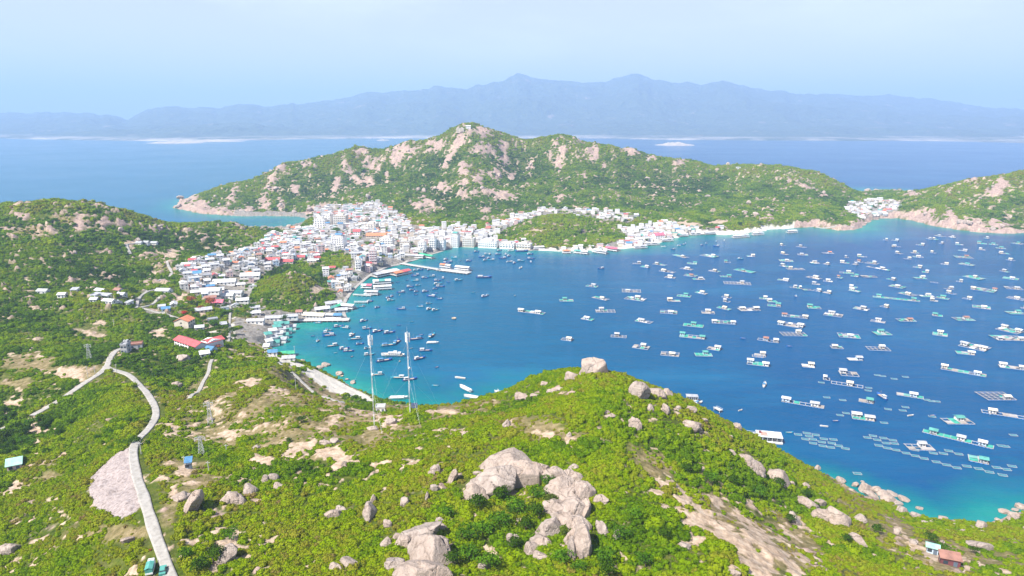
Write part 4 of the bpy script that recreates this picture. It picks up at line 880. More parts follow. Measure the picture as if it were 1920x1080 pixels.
def boulder(px, py, w, h, rot=0.0, desc='pale granite boulder', k=None, lift=0.15, y0=90, y1=620, deep=0.85, group=None, sea_=False, own=None):
    """a rock seen w x h pixels large at a pixel of the photograph"""
    p = hit(px, py + h * 0.22, y0, y1)
    if p is None: p = PZ(px, py + h * .3)
    x, y, z = p; dep = to_px(x, y, z)[2]; sx = w * dep / F * .5 * 1.05; sz = h * dep / F * .5 * 1.05
    me = ROCKS[(k if k is not None else int(px * 7 + py)) % 8] if own is None else rock_mesh(own[0], own[1], 5)
    o = bpy.data.objects.new('boulder', me); COL.objects.link(o); sy = max(sx * deep, sz * .6) if h < w * 1.6 else sz * .9
    o.location = (x, y, z + sz * lift); o.scale = (sx, sy, sz); o.rotation_euler = (math.radians(-22) if z > 20 else 0, math.radians(rot), (px * 1.7 + py) % 0.6 - .3)
    reg(o, desc, 'boulder', px, py, group); return o
# ------------------------------------------------------------------ trees
def crown_mat(name, a, b):
    m = NT(name); pos = m.pos(); c = m.mix(m.rng(m.noise(0.6, 3, 0.6, pos), 0.35, 0.68), a, b); m.set(Base_Color=c, Roughness=0.8); m.p.inputs['Specular IOR Level'].default_value = 0.0
    tr = m.n('ShaderNodeBsdfTranslucent'); m.l(c, tr.inputs['Color']); mm = m.n('ShaderNodeMixShader'); mm.inputs[0].default_value = 0.2
    m.l(m.p.outputs[0], mm.inputs[1]); m.l(tr.outputs[0], mm.inputs[2]); m.l(mm.outputs[0], m.out.inputs['Surface']); return m.m
M_BARK = simple('bark', (0.14, 0.10, 0.07), 0.95, 0.25, 1.5)
TREEC = {'dark green': ((0.026, 0.060, 0.004), (0.060, 0.120, 0.005)), 'mid green': ((0.04, 0.105, 0.006), (0.09, 0.19, 0.008)), 'bright green': ((0.05, 0.13, 0.006), (0.13, 0.25, 0.008)), 'olive green': ((0.055, 0.085, 0.012), (0.12, 0.15, 0.02)),
         'red-flowering': ((0.35, 0.02, 0.015), (0.55, 0.04, 0.03)), 'orange-flowering': ((0.20, 0.06, 0.02), (0.40, 0.13, 0.05))}
def tree(col, seed, name='broadleaf_tree'):
    rsd = np.random.RandomState(seed); t = root(name); m = MB()
    m.bar((0, 0, -.4), (.02, 0, .55), .055, sides=7)
    for k in range(6):
        a = 6.283 * k / 6 + rsd.random(); m.bar((.02, 0, .40 + .04 * k), (.42 * math.cos(a), .42 * math.sin(a), .8 + .3 * rsd.random()), .024, sides=5)
    m.build('trunk', M_BARK, t)
    V, Fc = leafball(rsd, 620, 0.085, squash=0.95, lobes=9, core=False); V = [(x * .95, y * .95, z * .85 + .55) for x, y, z in V]
    mesh_obj('crown', V, Fc, crown_mat('crown_' + col.replace(' ', '_').replace('-', '_'), *TREEC[col]), t); return t
TREES = {c: [tree(c, 50 + 7 * i + j, 'flowering_tree' if 'flower' in c else 'broadleaf_tree') for j in range(2)] for i, c in enumerate(TREEC)}
for L_ in TREES.values():
    for t_ in L_: t_.hide_render = False
def put_tree(px, py, wpx, col='dark green', y0=90, y1=2000, group='trees'):
    p = hit(px, py + wpx * .35, y0, y1)
    if p is None or p[2] < .3: return None
    r = wpx * to_px(*p)[2] / F * .5; pr = TREES[col][int(px * 3 + py) % 2]
    o = place(pr, (p[0], p[1], p[2] - .1), (px * 1.3) % 6.28, (r, r, r)); reg(o, '%s %s tree' % ({0: 'small', 1: 'medium', 2: 'big'}[0 if r < 2.6 else 1 if r < 4.2 else 2], col), 'tree', px, py, group); return o
# ------------------------------------------------------------------ lattice structures
def lattice(m, z0, z1, w0, w1, bays, r, sides=4):
    n = 4; C = lambda z, w_: [(sx * w_, sy * w_, z) for sx, sy in ((-1, -1), (1, -1), (1, 1), (-1, 1))]
    for b in range(bays):
        za, zb = z0 + (z1 - z0) * b / bays, z0 + (z1 - z0) * (b + 1) / bays; wa, wb = w0 + (w1 - w0) * b / bays, w0 + (w1 - w0) * (b + 1) / bays
        A, B_ = C(za, wa), C(zb, wb)
        for k in range(4): m.bar(A[k], B_[k], r); m.bar(A[k], B_[(k + 1) % 4], r * .6); m.bar(B_[k], B_[(k + 1) % 4], r * .6)
def pylon(px, py, hpx, desc, w_=1.1):
    x, y, z = hit(px, py, 100, 620); h = CAM_H - y * slope(py - hpx) - z; t = root('power_pylon', loc=(x, y, z - .3), rz=.2)
    m = MB(); lattice(m, 0, h, w_, .35, 6, .10); m.build('lattice_body', M_STEEL, t)
    for k, zz in enumerate((h * .97, h * .86)):
        m = MB(); m.bar((-2.2, 0, zz), (2.2, 0, zz), .11); m.bar((-2.2, 0, zz), (0, 0, zz + .8), .06); m.bar((2.2, 0, zz), (0, 0, zz + .8), .06); a = m.build('cross_arm', M_STEEL, t)
        for s_ in (-1, 1): q = MB(); q.bar((s_ * 2.1, 0, zz - .8), (s_ * 2.1, 0, zz), .10, sides=6); q.build('insulator', M_WHITE, a)
    reg(t, desc, 'pylon', px, py, 'steel power pylons'); return t
def pole(px, py, hpx, desc='slim concrete utility pole'):
    p = hit(px, py, 100, 1400)
    if p is None: return
    x, y, z = p; h = CAM_H - y * slope(py - hpx) - z; t = root('utility_pole', loc=(x, y, z - .3)); m = MB(); m.bar((0, 0, 0), (0, 0, h), .16, sides=6); m.build('pole', M_CONC, t)
    m = MB(); m.box(0, 0, h - .6, 1.6, .14, .14); m.build('cross_arm', M_STEEL, t); reg(t, desc, 'pole', px, py, 'utility poles')
def mast(px, py, tpx, tpy, label):
    x, y, z = hit(px, py, 200, 420); h = CAM_H - y * slope(tpy) - z; t = root('radio_mast', loc=(x, y, z - .3)); tag(t, label, 'radio mast', 'radio masts')
    lx = (tpx - px) * to_px(x, y, z + h)[2] / F + (to_px(x, y, z)[0] - to_px(x, y, z + h)[0]) * to_px(x, y, z + h)[2] / F
    for b in range(7):                         # painted red and white in bands
        m = MB(); lattice(m, h * b / 7, h * (b + 1) / 7 - .02, .2, .2, 4, .055); o = m.build('mast_section', M_WHITE if b % 2 == 0 else M_STEEL, t)
    for k in range(3):
        a = 2.1 * k + .4; m = MB(); m.box(1.0 * math.cos(a), 1.0 * math.sin(a), h - 5.2, .5, .28, 4.6, rot=a); m.bar((0, 0, h - 2.4), (1.0 * math.cos(a), 1.0 * math.sin(a), h - 2.4), .06); m.build('panel_antenna', M_WHITE, t)
    m = MB(); m.bar((0, 0, h), (0, 0, h + 2.5), .05); m.build('lightning_rod', M_STEEL, t)
    m = MB(); m.bar((.5, -.5, h * .58), (.9, -.9, h * .58), .55, sides=14); m.build('dish_antenna', M_WHITE, t)
    for k in range(3):
        a = 2.094 * k + .9; gx, gy = 20 * math.cos(a), 20 * math.sin(a); gz = float(terr(x + gx, y + gy)) - z
        for f_ in (.45, .88): m = MB(); m.bar((0, 0, h * f_), (gx, gy, gz), .018, sides=3); m.build('guy_wire', M_STEEL, t)
    return t
# ================================================================== LANDMARK BUILDINGS
FREE = []                                     # ground already taken (x, y, r)
def gpos(px, py, y0=100, y1=2300):
    p = hit(px, py, y0, y1); return p if p else PZ(px, py)
def mpp(p): return to_px(*p)[2] / F          # metres per pixel at a point
def put(o, px, py, label, cat, rz=0.0, y0=100, y1=2300, dz=0.0, r=None, group=None):
    p = gpos(px, py, y0, y1); o.location = (p[0], p[1], p[2] + dz); o.rotation_euler = (0, 0, rz); tag(o, label, cat, group)
    if r: FREE.append((p[0], p[1], r))
    return o
def hotel(px, py, wpx, st, label, wall='white', depth=12, roof='concrete', top=None, rz=0.0, cols=None):
    p = gpos(px, py, 500, 2000); lx = wpx * mpp(p); put(block('hotel_building', lx, depth, st, wall, roof, top, cols), px, py, label, 'hotel', rz - .28, 500, 2000, r=max(lx, depth) * .55)
hotel(637, 467, 23, 6, 'white twin hotel tower with blue roof canopy in mid town', topc if False else 'white', 14, 'concrete', 'blue', .1, 5)
hotel(602, 427, 20, 5, 'white hotel slab nearest the cove beach', rz=.15, cols=4)
hotel(618, 424, 10, 6, 'narrow white tower right of the cove hotel slab', rz=.1, cols=2)
hotel(640, 424, 24, 6, 'broad cream hotel below the hillside houses by the cove', 'cream', 16, rz=.2, cols=6)
hotel(697, 430, 22, 3, 'low wide cream block below the upper hillside houses', 'cream', 14, rz=.1)
hotel(828, 466, 14, 4, 'dark-windowed white block beside the waterfront tree', rz=.1, cols=4)
hotel(854, 463, 15, 6, 'tallest white waterfront hotel tower, facing the inner bay', 'white', 12, 'concrete', 'teal', .05, 4)
hotel(880, 462, 22, 4, 'square cream waterfront hotel right of the tallest tower', 'cream', 14, rz=.05, cols=5)
hotel(916, 463, 36, 3, 'long white waterfront hotel in front of the wooded hill', 'white', 14, rz=.0, cols=9)
hotel(952, 464, 28, 2, 'low white waterfront row right of the long hotel', 'white', 12, rz=.0)
hotel(983, 465, 28, 2, 'cream waterfront hall with pale roof at the end of the hotels', 'cream', 12, 'white', rz=-.05)
hotel(812, 466, 12, 5, 'slim white block left of the dark-windowed block', rz=.2, cols=3)
hotel(792, 470, 14, 4, 'white quayside block near the green-roofed barge', rz=.25, cols=3)
hotel(760, 468, 18, 4, 'cream town block behind the quay road', 'cream', 12, rz=.3, cols=4)
hotel(726, 462, 24, 4, 'broad white town block right of the red domed hall', 'white', 12, rz=.2, cols=5)
hotel(700, 492, 14, 5, 'pale pink block beside the quay road bend', 'pale pink', 10, rz=.4, cols=3)
hotel(672, 505, 10, 4, 'slim white block near the small green knoll and quay', 'white', 9, rz=.4, cols=2)
hotel(513, 444, 16, 2, 'white building alone at the edge of the cove', 'white', 12, rz=.1)
def special(name, px, py, wpx, ly, wall, roof, kind, st, label, cat, rz=0.0, y0=300, y1=2000):
    p = gpos(px, py, y0, y1); lx = wpx * mpp(p); return put(house(wall, roof, kind, lx, ly, st, name=name), px, py, label, cat, rz, y0, y1, r=max(lx, ly) * .6)
# the L-shaped red building
p = gpos(358, 652, 400, 800); s_ = mpp(p); t = root('school_building', 'long white building with L-shaped bright red roof below the orange-roofed house', 'building', loc=p, rz=-.62)
m = MB(); m.gwall(0, 0, -2, 30, 9, 7, 2); m.gwall(10.5, 11, -2, 9, 14, 7, 1.6); m.build('wall', M_W['white'], t)
m = MB(); m.gable(0, 0, 5.05, 30, 9, 2.0, over=.8); m.build('roof', M_R['red'], t); m = MB(); m.gable(10.5, 12.4, 5.0, 13, 9, 1.9, rot=math.pi / 2, over=.6); m.build('roof', M_R['red'], t)
for k in range(8):
    for z in (.9, 3.3): m = MB(); m.box(-13 + k * 3.7, -4.55, z, 1.7, .12, 1.3); m.build('window', M_GLASS, t)
FREE.append((p[0], p[1], 20))
special('orange_roofed_house', 347, 612, 24, 13, 'cream', 'orange', 'gable', 2, 'tall house with hipped orange tile roof above the red-roofed school', 'house', 1.5, 400, 900)
special('canteen_hut', 396, 660, 15, 7, 'pale blue', 'blue', 'gable', 1, 'small hut with bright blue roof at the end of the red-roofed building', 'hut', -.3, 400, 800)
special('awning_hut', 384, 668, 16, 7, 'white', 'white', 'gable', 1, 'white-roofed shelter in front of the blue-roofed hut', 'hut', .5, 400, 800)
special('white_cottage', 456, 572, 22, 8, 'white', 'white', 'gable', 2, 'white A-frame house with three gables beside the town road', 'house', .2, 500, 1000)
special('red_domed_hall', 670, 440, 13, 13, 'white', 'red', 'gable', 2, 'hall with round bright red roof between dark trees in mid town', 'hall', 0, 800, 1600)
special('market_hall', 706, 444, 36, 16, 'cream', 'orange', 'gable', 1, 'very long low orange-roofed hall in upper town', 'hall', .06, 800, 1600)
special('tower_house', 1234, 450, 19, 14, 'white', 'pink', 'gable', 3, 'tall white house with pink-red pitched roof on the eastern waterfront', 'house', .25, 900, 1500)
special('grey_longhouse', 308, 549, 26, 9, 'white', 'grey', 'gable', 1, 'long grey-roofed building beside the bend above the hamlet', 'shed', -.1, 500, 900)
special('green_roofed_cottage', 30, 876, 22, 8, 'pale pink', 'pale green', 'gable', 1, 'pink-walled cottage with pale green roof among dark trees in the left valley', 'house', .5, 200, 420)
special('equipment_hut', 714, 771, 17, 4.5, 'white', 'white', 'flat', 1, 'small white equipment hut between the two radio masts', 'hut', .1, 200, 420)
t = root('solar_equipment_rack', 'dark blue solar panel rack at the foot of the right radio mast', 'solar panel'); p = gpos(777, 770, 200, 420); t.location = p
m = MB()
for x in (-1.4, 1.4): m.bar((x, 0, -.4), (x, .9, 3.4), .09); m.bar((x, 1.6, -.4), (x, .9, 2.6), .09)
m.build('support_frame', M_STEEL, t)
for k in range(2): m = MB(); m.add([(-1.6, -.7 + k * .9, 1.0 + k * 1.5), (1.6, -.7 + k * .9, 1.0 + k * 1.5), (1.6, .1 + k * .9, 2.3 + k * 1.5), (-1.6, .1 + k * .9, 2.3 + k * 1.5), (-1.6, -.62 + k * .9, .94 + k * 1.5), (1.6, -.62 + k * .9, .94 + k * 1.5), (1.6, .18 + k * .9, 2.24 + k * 1.5), (-1.6, .18 + k * .9, 2.24 + k * 1.5)], [(0, 1, 2, 3), (7, 6, 5, 4), (0, 4, 5, 1), (1, 5, 6, 2), (2, 6, 7, 3), (3, 7, 4, 0)]); m.build('solar_panel', M_NAVY, t)
special('water_hut', 355, 878, 9, 2.6, 'pale blue', 'blue', 'shed', 1, 'tiny pale blue hut on the slope below the pylons', 'hut', .3, 150, 400)
special('maroon_shed', 1779, 1058, 32, 3.4, 'maroon', 'rusty', 'shed', 1, 'long maroon-sided shed with rusty roof on bare ground by the rocky cove', 'shed', -.35, 150, 330)
special('blue_shack', 1747, 1036, 18, 3, 'pale blue', 'pale green', 'gable', 1, 'shack with pale blue-green sheet roof left of the maroon shed', 'hut', -.5, 150, 330)
special('gate_pavilion', 237, 660, 11, 7, 'grey', 'grey', 'flat', 2, 'two-storey grey concrete gate house beside the road junction', 'gate house', .1, 300, 600)
special('retaining_terrace', 256, 652, 22, 6, 'grey', 'rusty', 'flat', 1, 'low terrace building with rusty flat roof right of the gate house', 'building', .35, 300, 600)
special('summit_temple', 878, 241, 9, 10, 'white', 'white', 'gable', 2, 'white building on the very top of the big hill', 'building', .1, 1500, 2300)
special('summit_station', 863, 248, 14, 10, 'cream', 'cream' if False else 'concrete', 'flat', 3, 'yellowish flat-roofed building just left below the hilltop', 'building', .1, 1500, 2300)
special('ridge_house', 1384, 316, 7, 8, 'white', 'white', 'flat', 1, 'lone white house high on the eastern hill saddle', 'house', .1, 1500, 2300)
for px, py, w_, rf in [(82,550,18,'white'),(118,557,13,'white'),(141,548,11,'grey'),(190,549,20,'white'),(196,559,24,'grey'),(206,569,22,'white'),(223,548,14,'rusty'),(229,557,14,'white'),(220,571,12,'white'),(180,558,14,'grey'),(243,572,8,'grey'),(178,566,12,'white')]:
    p = gpos(px, py, 500, 900); lx = w_ * mpp(p); o = house('white', rf, 'gable' if rf != 'grey' else 'shed', lx, 6.5, 1); o.location = p; o.rotation_euler = (0, 0, ((px * 7) % 10 - 5) * .08)
    reg(o, 'hamlet house with %s roof' % rf, 'house', px, py, 'houses of the hillside hamlet'); FREE.append((p[0], p[1], 8))
for px, py, w_ in [(262, 459, 10), (275, 458, 9), (290, 459, 11)]:
    p = gpos(px, py, 700, 1200); o = house('white', 'grey', 'gable', w_ * mpp(p), 7, 1, windows=False); o.location = p; reg(o, 'small grey-roofed house on the upper left hillside', 'house', px, py, 'houses on the left hillside'); FREE.append((p[0], p[1], 8))
SHED = [(515,600,30,7,'grey','white',.15),(545,598,26,7,'grey','white',.2),(590,595,40,9,'cream','grey',-.15),(640,585,22,8,'grey','grey',.3),(480,606,30,6,'white','white',.05),(604,583,26,8,'white','grey',.5),(625,572,30,8,'grey','white',.5),(425,558,26,9,'white','white',.1),(395,549,36,11,'white','white',.1),(440,553,30,9,'grey','white',0),
        (366,516,22,10,'blue','white',.3),(422,532,40,12,'white','white',.15),(470,520,34,12,'white','white',.2),(408,571,22,9,'pink','cream',.1),(512,490,26,10,'red','white',.1),(538,494,24,9,'red','cream',.1),(565,485,14,9,'red','white',.1),(588,492,20,9,'white','white',.1),(382,585,28,8,'grey','cream',.5),(395,562,20,6,'rusty','white',.4)]
for px, py, w_, ly, rf, wl, rz in SHED:
    p = gpos(px, py, 480, 1300); lx = w_ * mpp(p); o = house(wl, rf, 'gable', lx, ly, 1); o.location = p; o.rotation_euler = (0, 0, rz); o.name = 'long_shed'
    reg(o, 'long %s-roofed shed' % rf, 'shed', px, py, 'long sheds of the town'); FREE.append((p[0], p[1], lx * .5))
# ================================================================== TOWN HOUSES
cand = []; rg = np.random.RandomState(12)
xs, ys = np.meshgrid(np.arange(-900, 1000, 8.4), np.arange(560, 1760, 10.5)); xs = (xs + rg.uniform(-3.5, 3.5, xs.shape)).ravel(); ys = (ys + rg.uniform(-4, 4, ys.shape)).ravel()
zz = terr(xs, ys); pxs, pys, dps = to_px(xs, ys, zz)
tm = field((town | yard) * 1.0, xs, ys) > .5; ym = field(yard * 1.0, xs, ys) > .5; rd_ = field(A_road, xs, ys) > .05; sdv = field(sd, xs, ys)
GAPS = [(735, 395, 22, 10), (690, 396, 10, 6), (690, 447, 30, 8), (625, 437, 30, 7), (573, 450, 10, 6), (1080, 402, 60, 5), (985, 430, 60, 6), (805, 425, 40, 8), (1340, 430, 30, 8), (465, 620, 40, 25)]
for i in np.nonzero(tm & ~rd_ & (sdv > 5))[0]:
    px, py = pxs[i], pys[i]; d = 0.90 if not ym[i] else .16
    d -= .55 * (fbm(np.array([xs[i] / 38]), np.array([ys[i] / 38]), 3, 777)[0] > .60)
    if 980 < px < 1200 and py < 425: d *= .5
    if 1590 < px < 1700: d = .62
    if any(abs(px - a) < c and abs(py - b) < e for a, b, c, e in GAPS): d *= .25
    if any((xs[i] - a) ** 2 + (ys[i] - b) ** 2 < (r + 3.5) ** 2 for a, b, r in FREE): continue
    u = rg.random_sample()
    if u < d: cand.append((dps[i], i))
    elif u > .87: cand.append((dps[i], -i))
HK = {}
def hkind(key):
    if key not in HK:
        wl, rf, kd, st, win = key; HK[key] = house(wl, rf, kd, 9.5, 8.0, st, windows=win)
    return HK[key]
cand.sort(); nh = 0; rest = MB(); hr = random.Random(5); RM = [M_W['white'], M_W['cream'], M_W['pale pink'], M_W['grey'], M_R['white'], M_R['grey'], M_R['red'], M_R['orange'], M_R['blue'], M_R['concrete'], M_R['rusty'], M_R['teal']]
ntree = 0
for dep, i in cand:
    if i < 0:
        i = -i
        if ntree < 210: ntree += 1; put_tree(pxs[i], pys[i], hr.uniform(5, 8) * F / dps[i], hr.choice(['dark green', 'mid green', 'dark green', 'bright green']), 500, 1900, 'trees between the town houses')
        continue
    x, y, z, px, py = xs[i], ys[i], zz[i], pxs[i], pys[i]
    wl = hr.choices(['white', 'cream', 'pale pink', 'grey', 'pale blue', 'pale yellow'], [60, 16, 8, 7, 5, 4])[0]; kd = hr.choices(['flat', 'gable', 'shed'], [42, 40, 18])[0]
    st = hr.choices([1, 2, 3, 4], [42, 36, 17, 5] if 600 < px < 950 and py > 420 else [62, 32, 6, 0])[0]
    rf = hr.choices(['white', 'grey', 'red', 'orange', 'blue', 'rusty', 'teal'], [46, 26, 8, 6, 4, 6, 4])[0] if kd != 'flat' else hr.choices(['concrete', 'white', 'grey'], [40, 40, 20])[0]
    if px > 1550: st = 1
    if ym[i]: st = min(st, 1)
    rz = (.25 if hr.random() < .7 else .25 + math.pi / 2) + hr.gauss(0, .08) + (px - 700) * -.0006; sx, sy = hr.uniform(.58, 1.08), hr.uniform(.58, 1.0)
    if dep > 1290 and hr.random() < .25: continue
    if nh < 300:
        nh += 1; o = place(hkind((wl, rf, kd, st, dep < 1050)), (x, y, z), rz, (sx, sy, .88)); fl = {1: 'single-storey', 2: 'two-storey', 3: 'three-storey', 4: 'four-storey'}[st]
        reg(o, '%s %s house, %s %s roof,' % (fl, wl, {'flat': 'flat', 'gable': 'pitched', 'shed': 'sloping'}[kd], rf), 'house', px, py, 'houses of the harbour town')
    else:
        h = 2.7 * st; wi = {'white': 0, 'cream': 1, 'pale pink': 2, 'grey': 3}.get(wl, 0); ri = {'white': 4, 'grey': 5, 'red': 6, 'orange': 7, 'blue': 8, 'concrete': 9, 'rusty': 10, 'teal': 11}[rf]; lx, ly = 9.5 * sx, 8 * sy
        if kd == 'gable': rest.gwall(x, y, z - 1.6, lx, ly, h + 1.6, ly * .22, rz, wi); rest.gable(x, y, z + h + .03, lx, ly, ly * .22, rz, .5, .18, ri)
        else: rest.box(x, y, z - 1.6, lx, ly, h + 1.6, rz, wi); rest.box(x, y, z + h + .002, lx + .4, ly + .4, .5, rz, ri)
print('houses', nh, 'rest faces', len(rest.F), 'trees', ntree)
tag(rest.build('distant_houses', RM), 'mass of small pale houses on the far side of the town and the isthmus', 'houses', None, 'stuff')
# ================================================================== HARBOUR
def deck_on_posts(m, L, W, z=1.6):
    m.box(0, 0, z, L, W, .35)
    for i in range(int(L / 5) + 1):
        for j in (-1, 1): m.bar((-L / 2 + .4 + i * (L - .8) / max(1, int(L / 5)), j * (W / 2 - .4), -2.5), (-L / 2 + .4 + i * (L - .8) / max(1, int(L / 5)), j * (W / 2 - .4), z), .22, sides=6)
def seg_at(x0, y0, x1, y1):
    a, b = PZ(x0, y0), PZ(x1, y1); return (a[0] + b[0]) / 2, (a[1] + b[1]) / 2, math.hypot(b[0] - a[0], b[1] - a[1]), math.atan2(b[1] - a[1], b[0] - a[0])
def pier(x0, y0, x1, y1, W, label, name='pier'):
    cx, cy, L, a = seg_at(x0, y0, x1, y1); t = root(name, label, 'pier', loc=(cx, cy, 0), rz=a); m = MB(); deck_on_posts(m, L, W); m.build('deck', M_CONC, t)
    for j in (-1, 1):
        m = MB(); m.box(0, j * (W / 2 - .15), 2.7, L, .1, .1)
        for i in range(int(L / 4) + 1): m.bar((-L / 2 + .2 + i * (L - .4) / max(1, int(L / 4)), j * (W / 2 - .15), 1.95), (-L / 2 + .2 + i * (L - .4) / max(1, int(L / 4)), j * (W / 2 - .15), 2.7), .05)
        m.build('railing', M_WHITE, t)
pier(752, 496, 826, 508, 6, 'long pale concrete pier running out from the quay into the inner bay')
pier(822, 507, 880, 514, 12, 'broad white platform at the outer end of the long pier', 'landing_platform')
pier(930, 736, 950, 752, 3.0, 'short pale jetty sticking out of the shore behind the front ridge', 'jetty')
pier(1340, 768, 1352, 774, 3.0, 'white landing deck behind the right shoulder of the front hill', 'landing_deck')
pier(1396, 815, 1420, 818, 2.2, 'thin white gangway leading to the big houseboat', 'gangway')
pier(556, 603, 655, 602, 9, 'wide concrete landing stage at the south end of the harbour', 'landing_stage')
pier(664, 569, 690, 569, 2.2, 'thin white walkway below the stilt restaurants', 'walkway')
pier(662, 555, 696, 557, 2.2, 'thin white walkway between the two lowest stilt restaurants', 'walkway')
pier(710, 509, 742, 510, 2.2, 'thin white walkway out to the red-and-orange jetty roof', 'walkway')
def pavilion(name, px, py, wpx, W, roofs, label, rz=None, wall='white', slope_=.08, cat='restaurant', z=1.6):
    cx, cy, L, a = seg_at(px - wpx / 2, py - wpx * slope_ / 2, px + wpx / 2, py + wpx * slope_ / 2); t = root(name, label, cat, loc=(cx, cy, 0), rz=a if rz is None else rz); m = MB(); deck_on_posts(m, L, W, z); m.build('deck', M_CONC, t)
    n = len(roofs)
    for k, rf in enumerate(roofs):
        x = -L / 2 + (k + .5) * L / n; m = MB(); m.gable(x, 0, z + 3.0, L / n * .94, W * .86, 1.3, over=.3); r = m.build('roof', M_R[rf], t)
        m = MB()
        for sx in (-1, 1):
            for sy in (-1, 1): m.bar((x + sx * L / n * .42, sy * W * .38, z + .35), (x + sx * L / n * .42, sy * W * .38, z + 3.0), .14)
        m.build('posts', M_WHITE, r)
        m = MB(); m.box(x, W * .2, z + .36, L / n * .6, W * .3, 2.3); m.build('kitchen_wall', M_W[wall], t)
    m = MB(); m.box(0, -W / 2 + .1, z + .36, L, .12, .9); m.build('railing', M_WHITE, t); return t
pavilion('stilt_restaurant', 722, 516, 44, 16, ['grey', 'white', 'white'], 'row of pale roofs on stilts left of the red-and-orange roof', slope_=-.22)
pavilion('stilt_restaurant', 752, 515, 30, 14, ['orange', 'red'], 'stilt restaurant with red and orange roof at the outer corner', slope_=-.22)
pavilion('stilt_restaurant', 716, 532, 34, 12, ['white', 'teal', 'white'], 'stilt restaurant with one teal roof below the red-and-orange one', slope_=-.05)
pavilion('stilt_restaurant', 717, 543, 34, 9, ['white', 'concrete', 'white'], 'narrow stilt restaurant with three cream roofs in mid row', slope_=-.06)
pavilion('stilt_restaurant', 697, 553, 26, 9, ['grey', 'grey'], 'lowest stilt restaurant with twin grey-green roofs', slope_=.02)
pavilion('stilt_restaurant', 688, 541, 20, 8, ['white', 'pink'], 'small stilt restaurant with one pink roof close to the quay', slope_=.02)
pavilion('quay_shelter', 676, 519, 34, 6, ['teal', 'white', 'grey'], 'long narrow teal and grey quay shelter along the shore road', slope_=-.40, z=2.2, cat='shelter')
pavilion('fish_market', 650, 579, 30, 10, ['white', 'white'], 'white-roofed floating market above the landing stage', slope_=.08, cat='market')
pavilion('harbour_shed', 612, 597, 60, 9, ['grey', 'white', 'grey', 'blue'], 'long low shed with one blue roof on the landing stage', slope_=.03, cat='shed')
pavilion('harbour_shed', 628, 582, 28, 8, ['teal', 'green'], 'teal and green roofed shed on the quay above the landing stage', slope_=-.35, cat='shed')
pavilion('pier_terminal', 868, 507, 26, 10, ['white', 'white', 'white'], 'white passenger shelters at the end of the long pier', slope_=.1, cat='shelter', z=2.0)
pavilion('pier_kiosk', 836, 503, 20, 6, ['orange', 'cream' if False else 'white'], 'small shelter with orange and white roof midway along the long pier', slope_=.12, cat='shelter', z=2.0)
pavilion('covered_barge', 797, 483, 32, 8, ['green'], 'long barge under one bright green roof by the quay', slope_=.18, cat='barge')
pavilion('covered_barge', 775, 484, 40, 8, ['white', 'grey', 'white'], 'pale canopied barges left of the green-roofed barge', slope_=.06, cat='barge')
pavilion('floating_restaurant', 1148, 470, 24, 14, ['pink'], 'floating restaurant with big bright pink roof on the north shore', slope_=.12)
pavilion('floating_restaurant', 1062, 475, 16, 10, ['orange'], 'small orange-roofed floating restaurant on the north shore', slope_=.0)
pavilion('floating_restaurant', 1090, 476, 26, 9, ['teal', 'white'], 'teal and white roofed floating restaurant right of the orange one', slope_=.1)
pavilion('floating_restaurant', 1126, 475, 26, 10, ['white', 'grey'], 'white and grey roofed raft restaurant left of the pink roof', slope_=.14)
for k, (px, py, w_, rf) in enumerate([(1200,466,24,['white','grey']),(1222,460,26,['white','white']),(1250,453,22,['white','grey']),(1276,444,26,['teal','white']),(1305,441,22,['grey','white']),(1330,440,20,['white']),(1388,446,30,['white','white','grey']),(1420,441,20,['white','grey']),(1484,437,18,['white']),(975,465,26,['white','grey']),(1010,468,20,['white']),(925,461,18,['teal'])]):
    t = pavilion('waterside_shelter', px, py, w_, 8, rf, None, slope_=-.06, cat='shelter'); reg(t, 'waterside shelter with %s roof' % ' and '.join(sorted(set(rf))), 'shelter', px, py, 'waterside shelters of the north shore')
for k, (px, py, w_, a) in enumerate([(503,632,12,.6),(512,625,14,.5),(520,618,14,.5),(530,622,12,.3),(541,625,12,.3),(524,630,13,.2),(534,634,14,.4),(514,638,13,.6),(526,641,12,.3),(505,645,12,.6),(517,648,14,.3),(548,618,14,.2),(536,612,12,.3),(500,655,10,.2),(522,612,14,.4),(532,642,10,.1)]):
    p = gpos(px, py, 500, 900); rf = ['teal', 'white', 'teal', 'grey'][k % 4]; o = house('white', rf, 'shed', w_ * mpp(p), 5.5, 1, windows=False, name='net_shed'); o.location = (p[0], p[1], max(p[2], .3)); o.rotation_euler = (0, 0, a)
    reg(o, 'low net shed with %s sheet roof' % rf, 'shed', px, py, 'net sheds on the shore'); FREE.append((p[0], p[1], 6))
special('blue_boathouse', 512, 665, 16, 6, 'white', 'blue', 'gable', 1, 'dark blue roofed boathouse at the top of the sand beach', 'boathouse', .2, 400, 800)
special('green_boathouse', 540, 667, 24, 6, 'white', 'green', 'gable', 1, 'green roofed boathouse right of the blue one', 'boathouse', .2, 400, 800)
special('grey_boathouse', 542, 676, 22, 6, 'white', 'grey', 'gable', 1, 'pale grey roofed boathouse just above the sand beach', 'boathouse', .2, 400, 800)
